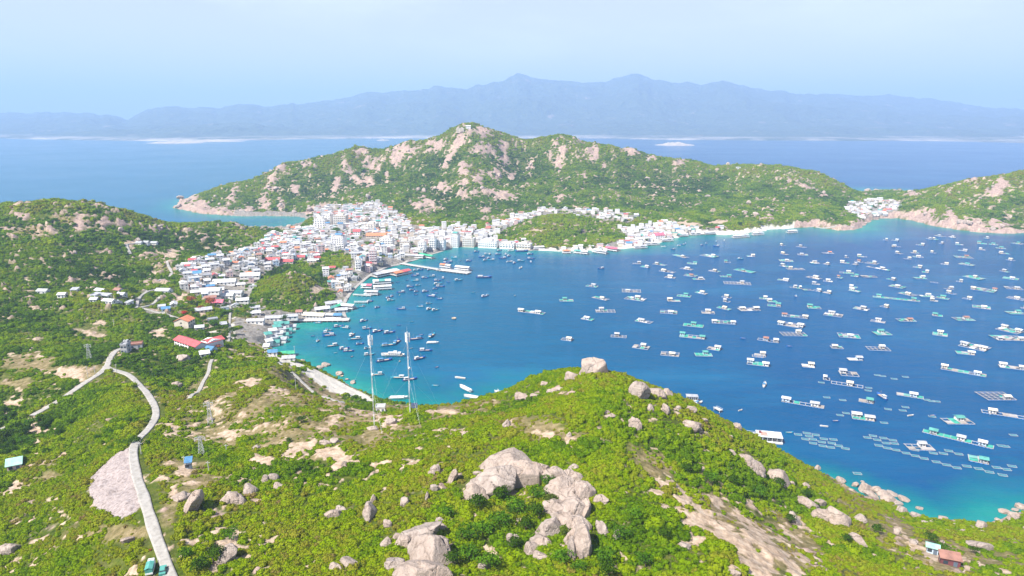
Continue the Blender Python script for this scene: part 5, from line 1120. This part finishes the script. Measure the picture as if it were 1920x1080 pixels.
# houseboats
def houseboat(px, py, wpx, W, roof, label, a_, patch=False):
    q = PZ(px, py); L = wpx * mpp(q); t = root('houseboat', label, 'houseboat', loc=q, rz=a_); m = MB(); m.box(0, 0, .15, L, W, .75); m.build('pontoon', M_CONC, t)
    m = MB(); m.box(0, W * .12, .902, L * .92, W * .6, 3.0); m.build('cabin_wall', M_W['grey'], t)
    r = MB(); r.box(0, 0, 4.2, L, W, .28); ro = r.build('roof', M_R['white'] if roof == 'white' else M_R['grey'], t)
    if patch:
        m = MB(); m.box(-L * .2, -W * .02, 4.482, L * .26, W * .6, .05); m.build('red_roof_panel', simple('faded_red_sheet', (.52, .25, .2), .7), ro)
        m = MB(); m.box(-L * .34, W * .16, 4.482, L * .09, W * .26, .7); m.build('roof_hatch', M_R['maroon'], ro)
    for k in range(6): m = MB(); m.bar((-L * .46 + k * L * .184, -W * .46, .9), (-L * .46 + k * L * .184, -W * .46, 4.2), .14); m.build('post', M_WHITE, t)
    for k in range(4): m = MB(); m.box(-L * .33 + k * L * .22, -W * .182, 1.7, L * .15, .08, 1.5); m.build('window', M_GLASS, t)
    m = MB(); m.box(0, -W * .49, .902, L, .12, .8); m.build('railing', M_WHITE, t); return t
houseboat(1441, 826, 46, 9.5, 'white', 'big white flat-roofed houseboat with faded red roof panel below the front hill', -.22, True)
houseboat(1297, 752, 22, 5, 'grey', 'small grey-roofed houseboat behind the crest of the front hill', -.12)
# ================================================================== RAFTS
R5 = [(600,385,85,'w'),(895,420,145,'f'),(408,492,105,'g'),(665,477,110,'m'),(925,480,145,'w'),(700,572,150,'f'),(567,632,85,'w'),(990,650,120,'w'),(800,762,120,'f'),(413,785,80,'w'),(968,843,120,'m'),(1185,895,140,'f'),(1435,900,130,'g'),(1515,855,95,'w'),(1360,680,155,'g'),
      (1585,655,180,'m'),(1175,580,130,'m'),(1470,583,100,'f'),(1590,552,95,'m'),(1290,458,105,'g'),(1213,495,95,'m'),(1420,437,80,'w'),(1610,468,70,'f'),(1610,500,50,'w'),(1688,362,210,'f'),(1600,312,80,'g'),(1400,332,90,'w'),(1340,305,90,'m'),(1185,320,80,'w'),(1165,275,110,'w'),
      (1110,222,95,'m'),(1000,240,60,'g'),(935,215,60,'f'),(1310,255,90,'w'),(1350,215,75,'g'),(1265,160,100,'m'),(1480,157,110,'w'),(1615,205,50,'g'),(1790,160,60,'w'),(1518,272,75,'m'),(1745,270,140,'g'),(1885,478,60,'w'),(1885,787,85,'m'),(1860,905,85,'f')]
R6 = [(115,380,85,'w'),(345,362,100,'w'),(450,388,70,'w'),(360,410,60,'w'),(190,435,50,'w'),(232,440,30,'w'),(292,452,60,'d'),(370,460,60,'w'),(445,475,60,'w'),(125,185,55,'w'),(260,188,80,'m'),(575,250,70,'w'),(653,262,35,'w'),(683,242,60,'m'),(440,260,40,'w'),(350,250,65,'w'),
      (135,233,105,'m'),(125,275,60,'w'),(205,297,130,'f'),(705,203,70,'g'),(780,253,90,'f'),(590,325,110,'g'),(650,350,60,'g'),(755,352,110,'d'),(540,362,40,'m'),(640,432,60,'g'),(650,460,80,'w'),(925,375,60,'g'),(970,428,110,'m'),(1050,485,120,'f'),(1190,500,100,'w'),(1245,535,60,'w'),
      (1310,515,100,'g'),(1375,480,70,'w'),(1355,445,60,'f'),(1435,390,50,'w'),(1245,397,60,'d'),(1120,283,65,'w'),(1180,320,50,'g'),(1140,365,80,'g'),(1545,360,130,'g'),(1820,367,120,'g'),(1775,315,60,'w'),(1620,452,180,'m'),(1840,440,130,'f'),(1495,520,70,'f'),(1860,517,130,'f'),
      (1600,583,140,'m'),(1855,625,120,'g'),(1915,590,40,'g'),(345,585,100,'g'),(700,595,110,'w'),(875,580,60,'w'),(490,640,140,'w'),(175,715,190,'w'),(190,785,190,'f'),(825,690,110,'m'),(1035,680,130,'m'),(1270,645,80,'g'),(1465,672,135,'m'),(605,797,165,'m'),(855,780,115,'g'),
      (1290,787,115,'g'),(1815,757,170,'w'),(1800,815,230,'m'),(515,885,90,'m'),(825,895,170,'f'),(650,975,105,'w'),(1550,880,205,'w'),(300,1025,95,'w'),(40,840,80,'f'),(45,570,100,'m'),(880,78,30,'g'),(955,82,50,'w'),(1140,115,60,'f'),(960,128,60,'w'),(985,180,50,'w'),
      (1100,175,60,'m'),(1240,175,40,'f'),(1045,220,50,'f'),(1125,205,80,'f'),(1210,70,35,'w'),(1255,75,30,'m'),(1290,50,60,'m'),(1380,58,40,'w'),(1435,113,60,'g'),(1300,105,30,'w'),(1605,105,75,'g'),(1690,112,70,'g'),(1745,140,75,'g'),(1870,105,80,'g'),(1460,158,70,'w'),(1605,152,50,'w'),
      (1770,180,70,'m'),(1465,207,130,'m'),(1820,230,60,'w'),(1490,262,110,'m'),(1325,260,60,'f'),(1640,65,30,'g'),(110,120,30,'f'),(250,130,70,'f'),(30,540,70,'g'),(590,210,26,'w')]
R7 = [(605,84,140,'f'),(438,122,50,'f'),(735,290,110,'g'),(710,415,170,'w'),(1705,250,220,'f'),(1420,440,210,'g'),(1135,635,200,'f'),(1575,727,150,'g')]
rl = random.Random(9)
DESC = {'w': 'raft with pale metal roofs', 'g': 'raft with teal net covers', 'm': 'raft of huts and teal nets', 'f': 'beam-grid raft with hut', 'd': 'dark low wooden raft', 'o': 'raft with orange roof'}
def put_raft(px, py, wpx, style, label=None, huts=None, Wf=None, sl=None):
    q = PZ(px, py); sl = rl.uniform(.0, .24) if sl is None else sl
    a = PZ(px - wpx / 2, py - sl * wpx / 2); b = PZ(px + wpx / 2, py + sl * wpx / 2); L = math.hypot(b[0] - a[0], b[1] - a[1]); h = math.atan2(b[1] - a[1], b[0] - a[0])
    L *= .95; W = (Wf or rl.uniform(.42, .7)) * wpx * mpp(q); W = max(5, min(W, 16)); huts = huts if huts is not None else (2 if wpx > 42 and style in 'wm' else (0 if style == 'd' else 1))
    t = raft('fish_raft', L, W, style, int(px * 11 + py * 3), huts); t.location = (q[0], q[1], 0); t.rotation_euler = (0, 0, h)
    big = 'small ' if L < 16 else 'long ' if L > 34 else ''
    if label: tag(t, label, 'fish raft', 'fish farm rafts moored in the bay')
    else: reg(t, big + DESC[style], 'fish raft', px, py, 'fish farm rafts moored in the bay')
for lst, ox, oy, cap in ((R5, 960, 440, 0), (R6, 1440, 430, 0), (R7, 1440, 680, 0)):
    for X, Y, w_, s_ in lst: put_raft(ox + X * .25, oy + Y * .25 + 1, w_ * .25, s_)
put_raft(997, 586, 49, 'w', 'pale raft with white roofs and long plank deck left of mid bay', 2, .28, .12)
put_raft(1298, 632, 49, 'g', 'large raft edged with bright green nets in mid bay', 2, .38, .10)
put_raft(1404, 581, 38, 'w', 'square raft under four pale roof strips in mid bay', 2, .5, -.02)
put_raft(1421, 683, 42, 'g', 'broad teal double raft with two white huts in mid bay', 2, .45, .12)
put_raft(1552, 475, 21, 'o', 'raft covered by one pale orange roof in the upper bay', 1, .5, .02)
put_raft(1505, 758, 82, 'w', 'long raft with a hut at either end nearest the front hill', 2, .14, .17)
put_raft(1588, 722, 62, 'f', 'long beam-grid raft with hut at its left end, right of mid bay', 1, .22, .15)
put_raft(1706, 743, 52, 'g', 'teal raft with dotted float line trailing to its right', 1, .2, .16)
put_raft(1806, 698, 88, 'm', 'long two-hut beam-grid raft in the eastern bay', 2, .16, .18)
put_raft(1880, 778, 84, 'm', 'long raft running off the right edge, white hut amid', 1, .14, .16)
put_raft(1795, 824, 138, 'm', 'longest raft, white hut on the left and teal nets trailing right', 3, .10, .24)
put_raft(1898, 690, 52, 'w', 'raft with white roofs at the right edge of the photo', 2, .3, .12)
put_raft(1680, 561, 92, 'g', 'very long thin teal raft with white hut in the upper bay', 2, .12, .10)
put_raft(1490, 594, 50, 'm', 'wide grey and white raft just beyond the grey pontoon', 2, .3, .10)
put_raft(1421, 669, 22, 'f', 'small grey raft tucked behind the teal double raft', 0, .4, .1)
put_raft(1809, 663, 34, 'g', 'teal-netted raft in front of a white-roofed one, east bay', 1, .45, .1)
put_raft(1647, 504, 44, 'w', 'slender white covered raft shaped like a ship, upper bay', 1, .16, .18)
CG = [(225,540),(290,530),(308,553),(357,543),(280,575),(337,577),(418,573),(403,597),(338,606),(410,626),(478,605),(470,637),(490,578),(530,625),(580,645),(745,563),(787,550),(817,580),(865,567),(935,583),(885,605),(948,608),(830,623),(893,642),(960,657),(1035,680),(1103,700),(1170,720),(1262,746),(1338,768),(1415,790),
      (1490,778),(1580,797),(1660,822),(1760,845),(1790,803),(1715,788),(1830,778),(1315,683),(1355,663),(1430,687),(670,833),(1100,655),(1240,680),(540,395),(585,380),(870,452),(440,262),(560,282),(1010,360),(1030,335),(900,350),(860,102),(820,95),(945,122),(1030,108),(1225,290),(1265,292),(1190,280),(755,190),(750,210),(400,150),(1840,545),(1750,625),(1780,630),(1230,405)]
cg0 = net_cage()
for X, Y in CG:
    px, py = 1440 + X * .25, 680 + Y * .25; q = PZ(px, py); o = place(cg0, (q[0], q[1], 0), -.25 + rl.uniform(-.12, .12), (1, 1, 1)); reg(o, 'small pale floating net cage', 'net cage', px, py, 'floating net cages')
# ================================================================== BOATS
BK = {}
def bk(kind, col, L):
    key = (kind, col, L)
    if key not in BK: BK[key] = boat({'fishing': 'fishing_boat', 'tour': 'tour_boat', 'ferry': 'ferry', 'row': 'rowing_boat'}[kind], L, {'blue': M_HULLB, 'white': M_HULLW, 'turquoise': M_HULLT}[col], rl.choice(['white', 'blue']), kind)
    return BK[key]
def put_boat(px, py, L, col='blue', kind='fishing', a=None, label=None):
    q = PZ(px, py); a = rl.choice([.3, .3, .5, 3.4, .9, 1.4, 3.0]) + rl.uniform(-.3, .3) if a is None else a; o = place(bk(kind, col, L), (q[0], q[1], 0), a)
    if label: tag(o, label, 'boat', 'boats moored in the harbour')
    else: reg(o, {'fishing': '%s fishing boat with pale cabin', 'row': 'little open %s boat', 'tour': '%s tour boat', 'ferry': '%s ferry'}[kind] % col, 'boat', px, py, 'boats moored in the harbour')
B1 = [(835,80,8),(870,170,9),(535,148,9),(615,165,10),(420,190,8),(410,222,10),(425,255,12),(235,258,3),(290,318,7),(460,380,11),(605,412,10),(655,440,9),(697,505,3),(695,248,11),(735,297,11),(790,355,7),(885,408,7),(900,485,9),(1000,205,12),(1142,220,12),(1455,297,14),(1520,245,5),(1645,258,13),(1230,335,13),(1130,372,13),
      (1080,555,13),(1570,435,12),(1500,530,12),(1000,722,9),(1250,760,11),(1385,780,11),(1405,405,3),(1710,630,3),(1690,850,4),(710,795,5),(290,105,7),(1410,85,3),(1255,130,3),(500,460,3),(640,780,3),(1265,560,2)]
for X, Y, L in B1: put_boat(550 + X / 6.353, 590 + Y / 6.353, {2: 4, 3: 4, 4: 5, 5: 5, 7: 8, 8: 8, 9: 10, 10: 10, 11: 12, 12: 12, 13: 14, 14: 14}[L], rl.choice(['blue', 'blue', 'turquoise']), 'fishing' if L > 5 else 'row')
B2 = [(870,45,8),(820,55,8),(985,45,6),(935,150,9),(1025,130,9),(815,185,8),(850,245,7),(745,265,9),(770,305,7),(825,325,7),(630,335,8),(940,325,8),(1095,185,8),(1100,228,10),(1130,262,10),(1070,290,7),(1080,345,4),(610,370,4),(820,362,5),(1020,385,12),(1125,420,7),(495,440,9),(460,405,6),(510,385,6),(230,455,8),
      (325,530,6),(125,520,7),(635,550,8),(880,520,7),(985,480,6),(990,550,8),(1070,565,8),(1170,150,8),(1365,180,10),(1740,372,7),(1700,388,9),(150,705,8),(185,805,9),(820,110,8),(800,125,7),(590,200,4),(710,175,4),(1240,200,3),(1555,335,3)]
for X, Y, L in B2: put_boat(660 + X / 6.857, 500 + Y / 6.857, 12 if L > 9 else 10 if L > 7 else 8 if L > 5 else 5, rl.choice(['blue', 'blue', 'turquoise', 'blue']), 'fishing' if L > 5 else 'row')
B3 = [(175,350,9),(390,400,9),(350,300,4),(505,262,8),(660,300,9),(590,340,9),(665,365,8),(735,385,9),(830,300,9),(945,300,8),(995,325,8),(900,360,12),(1000,410,9),(1075,430,9),(1170,400,12),(1310,300,10),(1320,365,10),(1085,325,5),(710,300,8),(45,380,12),(265,390,5),(1020,250,8),(850,245,8),(640,390,8),(60,430,10),(100,410,9)]
for X, Y, L in B3: put_boat(830 + X / 8, 440 + Y / 8, 12 if L > 9 else 10 if L > 7 else 8 if L > 5 else 5, rl.choice(['blue', 'blue', 'turquoise', 'blue', 'white']), 'fishing' if L > 5 else 'row')
for px, py, L in [(976,503,10),(995,492,10),(1127,504,10),(1273,461,8),(1280,459,8),(1285,457,8),(1262,468,8),(1316,460,8),(1324,457,8),(1343,453,8),(1343,462,10),(1358,451,8),(1244,463,8),(1388,486,10),(965,555,5),(1393,635,5),(1480,650,5),(1492,556,8),(1433,723,10),(1545,800,5),(1707,780,5),(1653,745,12),(1567,790,5),(1748,780,5),(1860,776,5),(1388,770,4),(1310,757,8),(1480,812,5)]:
    put_boat(px, py, L, rl.choice(['blue', 'turquoise', 'white']), 'fishing' if L > 7 else 'row')
put_boat(737, 668, 19 if False else 20, 'white', 'tour', 3.1, 'white tour boat with long cabin and wheelhouse between the radio masts')
put_boat(873, 731, 15, 'white', 'ferry', 2.25, 'larger of two white ferries moored off the front ridge'); put_boat(886, 747, 14, 'white', 'ferry', 2.7, 'smaller white ferry moored just in front of the larger one')
put_boat(811, 644, 11, 'white', 'ferry', .05, 'slim white lens-shaped boat right of the radio masts'); put_boat(747, 748, 14, 'white', 'ferry', .05, 'white boat half hidden behind the ridge between the masts')
put_boat(907, 521, 20, 'blue', 'fishing', .0, 'large blue trawler alone in front of the pier end'); put_boat(978, 472, 20, 'blue', 'tour', .1, 'long blue barge-like boat moored along the north shore'); put_boat(863, 710, 9, 'white', 'row', 2.8, 'little white open boat above the two ferries')
for px, py in [(641, 706), (650, 712), (662, 715)]:
    q = gpos(px, py, 300, 700); o = basket_boat() if 'bsk' not in globals() else dup(bsk, (0, 0, 0)); bsk = o; o.location = (q[0], q[1], .1); reg(o, 'round tan basket boat', 'boat', px, py, 'basket boats by the beach')
q = PZ(851, 598); o = basket_boat(); o.location = q; o.scale = (2, 2, 2); tag(o, 'lone tan round float standing apart in mid bay', 'boat')
# ================================================================== ROCKS
def bl(lst, ox, oy, sc, desc, **kw):
    for e in lst: boulder(ox + e[0] * sc, oy + e[1] * sc, e[2] * sc * 1.22, e[3] * sc * 1.22, e[4] if len(e) > 4 else 0, e[5] if len(e) > 5 else desc, **kw)
# the great outcrop and the split dome in the foreground
OC = [(850,345,300,190,0,'broad domed slab at the top'),(770,470,290,170,-24,'long rounded slab below the dome'),(650,560,130,150,-30,'low tail slab'),(1000,420,240,200,20,'wide ribbed slab'),(1150,440,150,150,10,'rounded shoulder rock'),(1235,440,90,90,0,'knuckle rock'),(1270,395,60,56,0,'ball rock on top'),(1285,460,80,90,0,'pinnacle under the ball rock'),
      (1190,520,160,150,0,'cracked block'),(1250,570,140,130,0,'warm-toned block'),(1320,550,130,160,10,'tall outer block'),(1150,640,150,120,-20,'pinkish slab'),(1200,600,100,90,0,'wedged block'),(1290,650,120,180,5,'tall creamy pillar'),(1345,640,70,150,5,'narrow outer pillar'),(1110,770,170,110,-28,'tilted pink slab'),(1270,780,100,150,0,'middle pillar'),
      (1310,860,110,220,5,'long lower pillar'),(1265,900,70,160,-5,'lower split pillar'),(1030,845,120,60,-20,'undercut ledge'),(1080,870,100,90,20,'lower pink block'),(1000,900,100,90,10,'lower pale block'),(1060,950,110,50,10,'toe slab'),(1430,600,100,60,-20,'side slab'),(1220,480,90,80,0,'filler block'),(920,420,150,150,10,'central slab'),(1230,560,150,120,0,'hidden rib'),(1260,640,150,130,0,'broad middle rib'),(1235,720,120,110,0,'mid-arm block'),(1300,745,130,120,5,'outer mid-arm block'),(1290,820,130,130,0,'lower arm block'),(1180,700,110,80,-20,'inner arm slab')]
for k, e in enumerate(OC): boulder(700 + e[0] * .2963, 760 + e[1] * .2963, e[2] * .2963 * 1.28, e[3] * .2963 * 1.25, e[4], e[5] + ' of the great outcrop', own=(100 + k, .3), lift=.05, y0=120, y1=330, deep=.8, group='rocks of the great outcrop')
SD = [(270,810,270,110,-28,'long upper slab above the dark crack'),(350,930,300,230,-10,'smooth main dome'),(330,1050,340,180,0,'broad lower dome'),(140,1010,130,170,-30,'left flank slab'),(420,735,56,56,0,'small round cap rock'),(440,780,60,60,0,'corner block'),(420,900,100,220,10,'right flank slab'),(200,870,120,110,-30,'left upper slab')]
for k, e in enumerate(SD): boulder(700 + e[0] * .2963, 760 + e[1] * .2963, e[2] * .2963 * 1.22, e[3] * .2963 * 1.2, e[4], e[5] + ' of the split dome', own=(140 + k, .3), lift=.05, y0=120, y1=330, deep=.8, group='rocks of the split dome')
bl([(85,870,64,84,10,'dark grey rounded boulder'),(150,830,46,56),(400,393,40,50,20),(370,430,36,44),(495,450,44,100,25,'slender leaning boulder'),(385,520,50,40),(342,575,16,56,0,'thin upright stone'),(200,610,56,66,0,'pointed boulder'),(885,850,76,84),(930,860,24,40),(905,760,14,30),(700,1015,74,66),(1455,775,60,110,-25,'left half of a split boulder pair'),(1538,820,50,80,20,'right half of a split boulder pair'),
    (845,115,46,64),(1240,185,30,40),(90,745,50,50),(1500,65,60,30),(660,430,60,30),(570,180,20,40,20),(1475,40,40,24),(1520,70,34,24),(0,600,30,60)], 700, 760, .2963, 'pale granite boulder', y0=130, y1=340)
bl([(35,145,110,100,30,'broad outcrop just right of the crest'),(140,150,90,56,20,'long outcrop on the skyline shoulder'),(190,158,50,50,30,'outermost skyline rock'),(32,312,54,86,0,'isolated oval boulder'),(107,228,26,34),(185,228,30,54),(248,232,26,30),(305,235,60,44,10),(315,312,78,60,0,'blocky boulder right of the crest'),(375,292,40,22),(545,320,42,34),(515,378,18,24),
    (605,515,130,80,25,'long flat-topped boulder on the right slope'),(650,560,60,70,20),(750,585,110,76,25,'smooth whale-back boulder on the right slope'),(820,612,30,26),(890,622,36,26),(510,455,50,40,20),(900,710,90,60,20),(975,780,130,80,20,'broad boulder beside the pointed crag'),(1055,790,96,150,0,'tall pointed crag with vertical cracks'),(960,710,60,40),(845,790,36,90,-30),(875,690,50,40),(530,1060,60,30),(280,925,50,40)], 1180, 680, .3704, 'pale boulder on the right slope', y0=150, y1=420)
bl([(435,665,80,80,0,'squared grey boulder'),(440,820,60,150,-35,'long leaning blade of rock'),(40,425,50,40),(1300,855,160,60,15,'long dark ledge boulder'),(110,990,30,20),(1180,760,70,30),(700,760,50,60),(1030,832,24,24),(1055,905,46,46),(820,830,50,40)], 1500, 800, .2593, 'boulder on the lower right slope', y0=150, y1=400)
SH = [(125,295,46,50,30),(295,385,80,50,20),(395,415,60,50),(470,440,110,90,20),(540,450,90,70),(520,490,100,60,20),(600,480,90,70),(640,525,130,70,15),(670,480,90,26,15),(700,550,80,40),(752,520,96,40,18),(735,600,80,56),(838,640,104,56,12),(862,585,52,20),(1030,657,74,34),(940,690,60,30),(905,690,50,26),(1130,685,40,18),(1200,722,50,26),(1235,725,50,26),(1310,710,84,70,0),(1320,762,36,30),
      (1600,572,84,56),(1550,598,60,24),(1480,612,80,44),(1540,632,90,50),(1570,660,80,40,20),(1430,672,50,24,15),(1483,683,40,30),(1525,665,70,30,15),(1590,720,90,50),(1530,735,60,24),(1660,600,90,70),(1690,660,90,70),(1750,600,120,80),(450,395,30,20),(1130,710,46,20),(1000,690,40,20),(960,680,40,18),(1650,730,90,50),(1800,680,110,60)]
for k, e in enumerate(SH): boulder(1500 + e[0] * .2593, 800 + e[1] * .2593, e[2] * .2593, e[3] * .2593, e[4] if len(e) > 4 else 0, ['rounded warm shore boulder', 'flat pale shore boulder', 'angular shore boulder'][k % 3], y0=250, y1=520, lift=.1, group='boulders along the rocky shore')
bl([(1115,690,52,42,0,'big pale boulder crowning the hill'),(1101,694,26,36,0,'left block of the crowning boulder'),(1074,706,24,24,0,'angular boulder left of the crest'),(1023,719,15,11),(980,743,28,14),(1005,741,18,9),(1037,733,20,10),(1050,729,14,8),(1382,802,15,14,0,'round boulder standing in the water'),(628,827,18,14),(612,830,20,12)], 0, 0, 1, 'boulder at the water behind the ridge', y0=220, y1=600)
bl([(470,918,20,30,0,'upright egg-shaped boulder'),(445,935,36,24,15,'grey cracked boulder group'),(425,935,20,22),(693,957,20,38,10,'upright twin boulder'),(815,880,16,22,20),(510,895,22,18),(497,898,12,20),(525,912,22,12,20),(625,965,30,18,-20),(640,955,20,14),(18,1028,36,22,-20),(240,1012,24,10,-10),(360,940,24,50,30),(340,930,30,20),(425,1040,30,44,30),(655,1055,30,24),(630,1065,24,20),(330,720,20,12),(345,672,24,16),
    (700,802,22,10),(735,790,22,14),(645,870,10,14),(480,838,14,10),(395,785,14,8)], 0, 0, 1, 'weathered boulder', y0=130, y1=620)
bl([(611,683,13,9,0,'tan boulder on the sand beach'),(600,688,10,7),(637,700,14,8),(662,717,10,6),(566,676,10,6)], 0, 0, 1, 'small beach boulder', y0=380, y1=700)
# blocks scattered on the far hill and its headland
rh = random.Random(77)
FRK = np.argwhere((A_rock > .8) & (GY > 1150) & (GY < 1990) & (GPX > 330) & (GPX < 1915)); rh2 = np.random.RandomState(3); FRK = FRK[rh2.permutation(len(FRK))[:150]]
for i, j in FRK:
    s = rh.uniform(2.2, 6.5); o = bpy.data.objects.new('boulder', ROCKS[rh.randrange(8)]); COL.objects.link(o); o.location = (GX[i, j], GY[i, j], H[i, j] + s * .2); o.scale = (s * rh.uniform(.8, 1.5), s, s * rh.uniform(.6, 1.1)); o.rotation_euler = (0, 0, rh.uniform(0, 6.28))
    reg(o, '%s pinkish crag' % ('large' if s > 4.6 else 'mid-sized' if s > 3.2 else 'small'), 'boulder', GPX[i, j], GPY[i, j], 'crags on the far hills')
FRK = np.argwhere((A_rock > .7) & (GY > 700) & (GY <= 1100)); FRK = FRK[rh2.permutation(len(FRK))[:40]]
for i, j in FRK:
    s = rh.uniform(1.5, 3.6); o = bpy.data.objects.new('boulder', ROCKS[rh.randrange(8)]); COL.objects.link(o); o.location = (GX[i, j], GY[i, j], H[i, j] + s * .2); o.scale = (s * rh.uniform(.8, 1.5), s, s * rh.uniform(.6, 1.1)); o.rotation_euler = (0, 0, rh.uniform(0, 6.28))
    reg(o, '%s weathered rock on the left hill' % ('large' if s > 2.6 else 'small'), 'boulder', GPX[i, j], GPY[i, j], 'rocks on the left hill')
# ================================================================== TREES
for px, py, w_, c in [(437,620,22,'dark green'),(404,606,20,'mid green'),(408,636,30,'mid green'),(418,628,20,'olive green'),(343,575,18,'bright green'),(361,583,16,'mid green'),(345,587,13,'red-flowering'),(360,562,20,'orange-flowering'),(396,566,24,'orange-flowering'),(376,578,14,'orange-flowering'),(410,650,14,'orange-flowering'),(532,597,18,'dark green'),
      (352,536,9,'red-flowering'),(460,592,20,'mid green'),(445,585,12,'mid green'),(830,460,11,'dark green'),(380,598,16,'dark green'),(370,592,14,'mid green'),(425,565,14,'mid green'),(420,575,12,'dark green'),(1322,418,16,'dark green'),(970,408,9,'dark green'),(660,438,9,'dark green'),(682,436,8,'dark green'),(662,448,10,'dark green'),(604,437,9,'dark green'),(632,433,18,'mid green'),
      (690,405,14,'mid green'),(617,459,6,'dark green'),(800,440,10,'dark green'),(590,455,10,'mid green'),(1387,420,12,'dark green'),(1425,418,12,'mid green'),(1175,415,12,'dark green'),(1090,432,10,'dark green'),(555,440,14,'dark green'),(566,434,12,'dark green'),(616,525,12,'dark green'),(600,515,12,'dark green'),(597,490,9,'dark green'),(587,500,12,'dark green'),
      (245,545,16,'dark green'),(256,548,12,'dark green'),(236,540,12,'bright green'),(230,560,9,'dark green'),(170,548,12,'dark green'),(158,556,10,'dark green'),(250,560,12,'dark green')]: put_tree(px, py, w_, c, 480, 1900, 'trees around the town')
for px, py, w_, c in [(a_, b_, c_ * (1.3 if b_ > 860 else 1.05), d_) for a_, b_, c_, d_ in [(262,826,22,'dark green'),(246,828,16,'dark green'),(277,830,14,'dark green'),(89,845,18,'dark green'),(110,812,22,'dark green'),(118,825,14,'dark green'),(82,797,24,'dark green'),(98,790,22,'dark green'),(62,790,24,'mid green'),(54,806,24,'dark green'),(27,828,22,'dark green'),(8,838,22,'dark green'),(40,828,24,'mid green'),(60,832,22,'mid green'),(20,845,22,'dark green'),(48,850,18,'dark green'),(5,850,22,'dark green'),
      (10,770,22,'dark green'),(30,778,20,'dark green'),(135,790,16,'dark green'),(310,760,12,'dark green'),(290,735,14,'dark green'),(335,708,12,'dark green'),(230,805,16,'mid green'),(205,810,16,'mid green'),(180,820,14,'mid green'),(540,826,14,'dark green'),(565,786,20,'dark green'),(650,765,14,'mid green'),(790,760,9,'dark green'),(980,752,12,'dark green'),
      (900,940,36,'dark green'),(935,925,34,'dark green'),(970,950,38,'bright green'),(1005,925,30,'mid green'),(1025,905,28,'mid green'),(1035,935,26,'olive green'),(1010,960,34,'dark green'),(945,975,40,'mid green'),(905,990,38,'bright green'),(870,1000,34,'mid green'),(880,1035,36,'mid green'),(915,1050,40,'bright green'),(850,1050,30,'dark green'),(960,1020,30,'dark green'),(985,985,30,'dark green'),
      (1050,1040,34,'bright green'),(1065,1000,24,'olive green'),(1130,1040,34,'mid green'),(1160,1000,30,'mid green'),(1190,960,26,'bright green'),(1140,1070,36,'dark green'),(1090,1060,26,'mid green'),(960,955,24,'dark green'),(840,960,26,'bright green'),(1240,1000,26,'dark green'),(1210,1050,30,'mid green'),(400,1040,34,'dark green'),(375,1060,34,'dark green'),(350,1040,26,'mid green'),(430,1000,26,'mid green'),
      (1290,880,24,'dark green'),(1330,895,24,'mid green'),(1370,900,22,'dark green'),(1420,920,22,'mid green'),(1460,905,22,'dark green'),(1512,925,18,'dark green'),(1480,970,20,'dark green'),(1640,990,22,'dark green'),(1745,1008,22,'dark green'),(1590,1010,20,'dark green'),(1825,1030,16,'dark green'),(1770,1028,20,'mid green'),(282,1031,5,'orange-flowering')]]: put_tree(px, py, w_, c, 110, 470, 'trees on the near slopes')
# ================================================================== MASTS, PYLONS, POLES
mast(702, 800, 697, 626, 'left white lattice radio mast standing on bare rock above the bay'); mast(769, 778, 761, 621, 'right white lattice radio mast beside the dark solar rack')
pylon(395, 797, 44, 'tall steel power pylon on the slope left of centre'); pylon(378, 852, 34, 'shorter steel pylon below the tall one', 1.1); pylon(168, 675, 30, 'pale steel pylon left of the road junction', 1.3)
for a in [(346,872,18),(392,888,24),(425,848,16),(165,708,22),(219,700,18),(214,612,14),(265,852,24),(697,475,30),(404,498,28),(350,505,20),(597,450,24),(555,730,24),(553,668,20),(178,700,14),(1236,428,10)]: pole(*a)
# ================================================================== VEHICLES
def truck(px, py, rz, canopy, label, pickup=False):
    x, y, z = hit(px, py, 120, 400); z += .3; t = root('canopy_truck' if not pickup else 'parked_car', label, 'truck' if not pickup else 'car', loc=(x, y, z), rz=rz)
    if not pickup:
        m = MB(); m.box(0, 0, .7, 5.4, 2.0, .5); m.box(2.2, 0, 1.2, 1.5, 1.9, 1.3, taper=.88); m.build('body', M_WHITE, t); m = MB(); m.box(-.7, 0, 1.201, 3.8, 1.95, 1.2); m.gable(-.7, 0, 2.42, 3.8, 1.95, .35, over=.1, th=.1); m.build('canopy', canopy, t)
    else:
        m = MB(); m.box(0, 0, .45, 4.3, 1.75, .7); m.box(-.2, 0, 1.151, 2.3, 1.6, .55, taper=.8); m.build('body', canopy, t); m = MB(); m.box(-.2, 0, 1.28, 2.25, 1.62, .3, taper=.86); m.build('window', M_GLASS, t)
    if not pickup: m = MB(); m.box(2.95, 0, 1.7, .05, 1.6, .6); m.build('windscreen', M_GLASS, t)
    for sx in (-1.4, 1.4):
        for sy in (-.95, .95): m = MB(); m.bar((sx, sy - .12, .38), (sx, sy + .12, .38), .38, sides=12); m.build('wheel', M_TYRE, t)
truck(283, 1073, 1.9, M_CANV, 'small truck with teal canopy at the roadside, bottom left'); truck(306, 1076, 1.95, M_CANV, 'pale teal car on the road beside the canopy truck', True)
# ================================================================== FINISH
for L_ in list(TREES.values()):
    for t_ in L_:
        if t_.name not in USED:
            for c in list(kids(t_)): bpy.data.objects.remove(c)
            bpy.data.objects.remove(t_)
finish_labels()
print('objects', len(bpy.data.objects), 'T', round(time.time() - T0, 1))
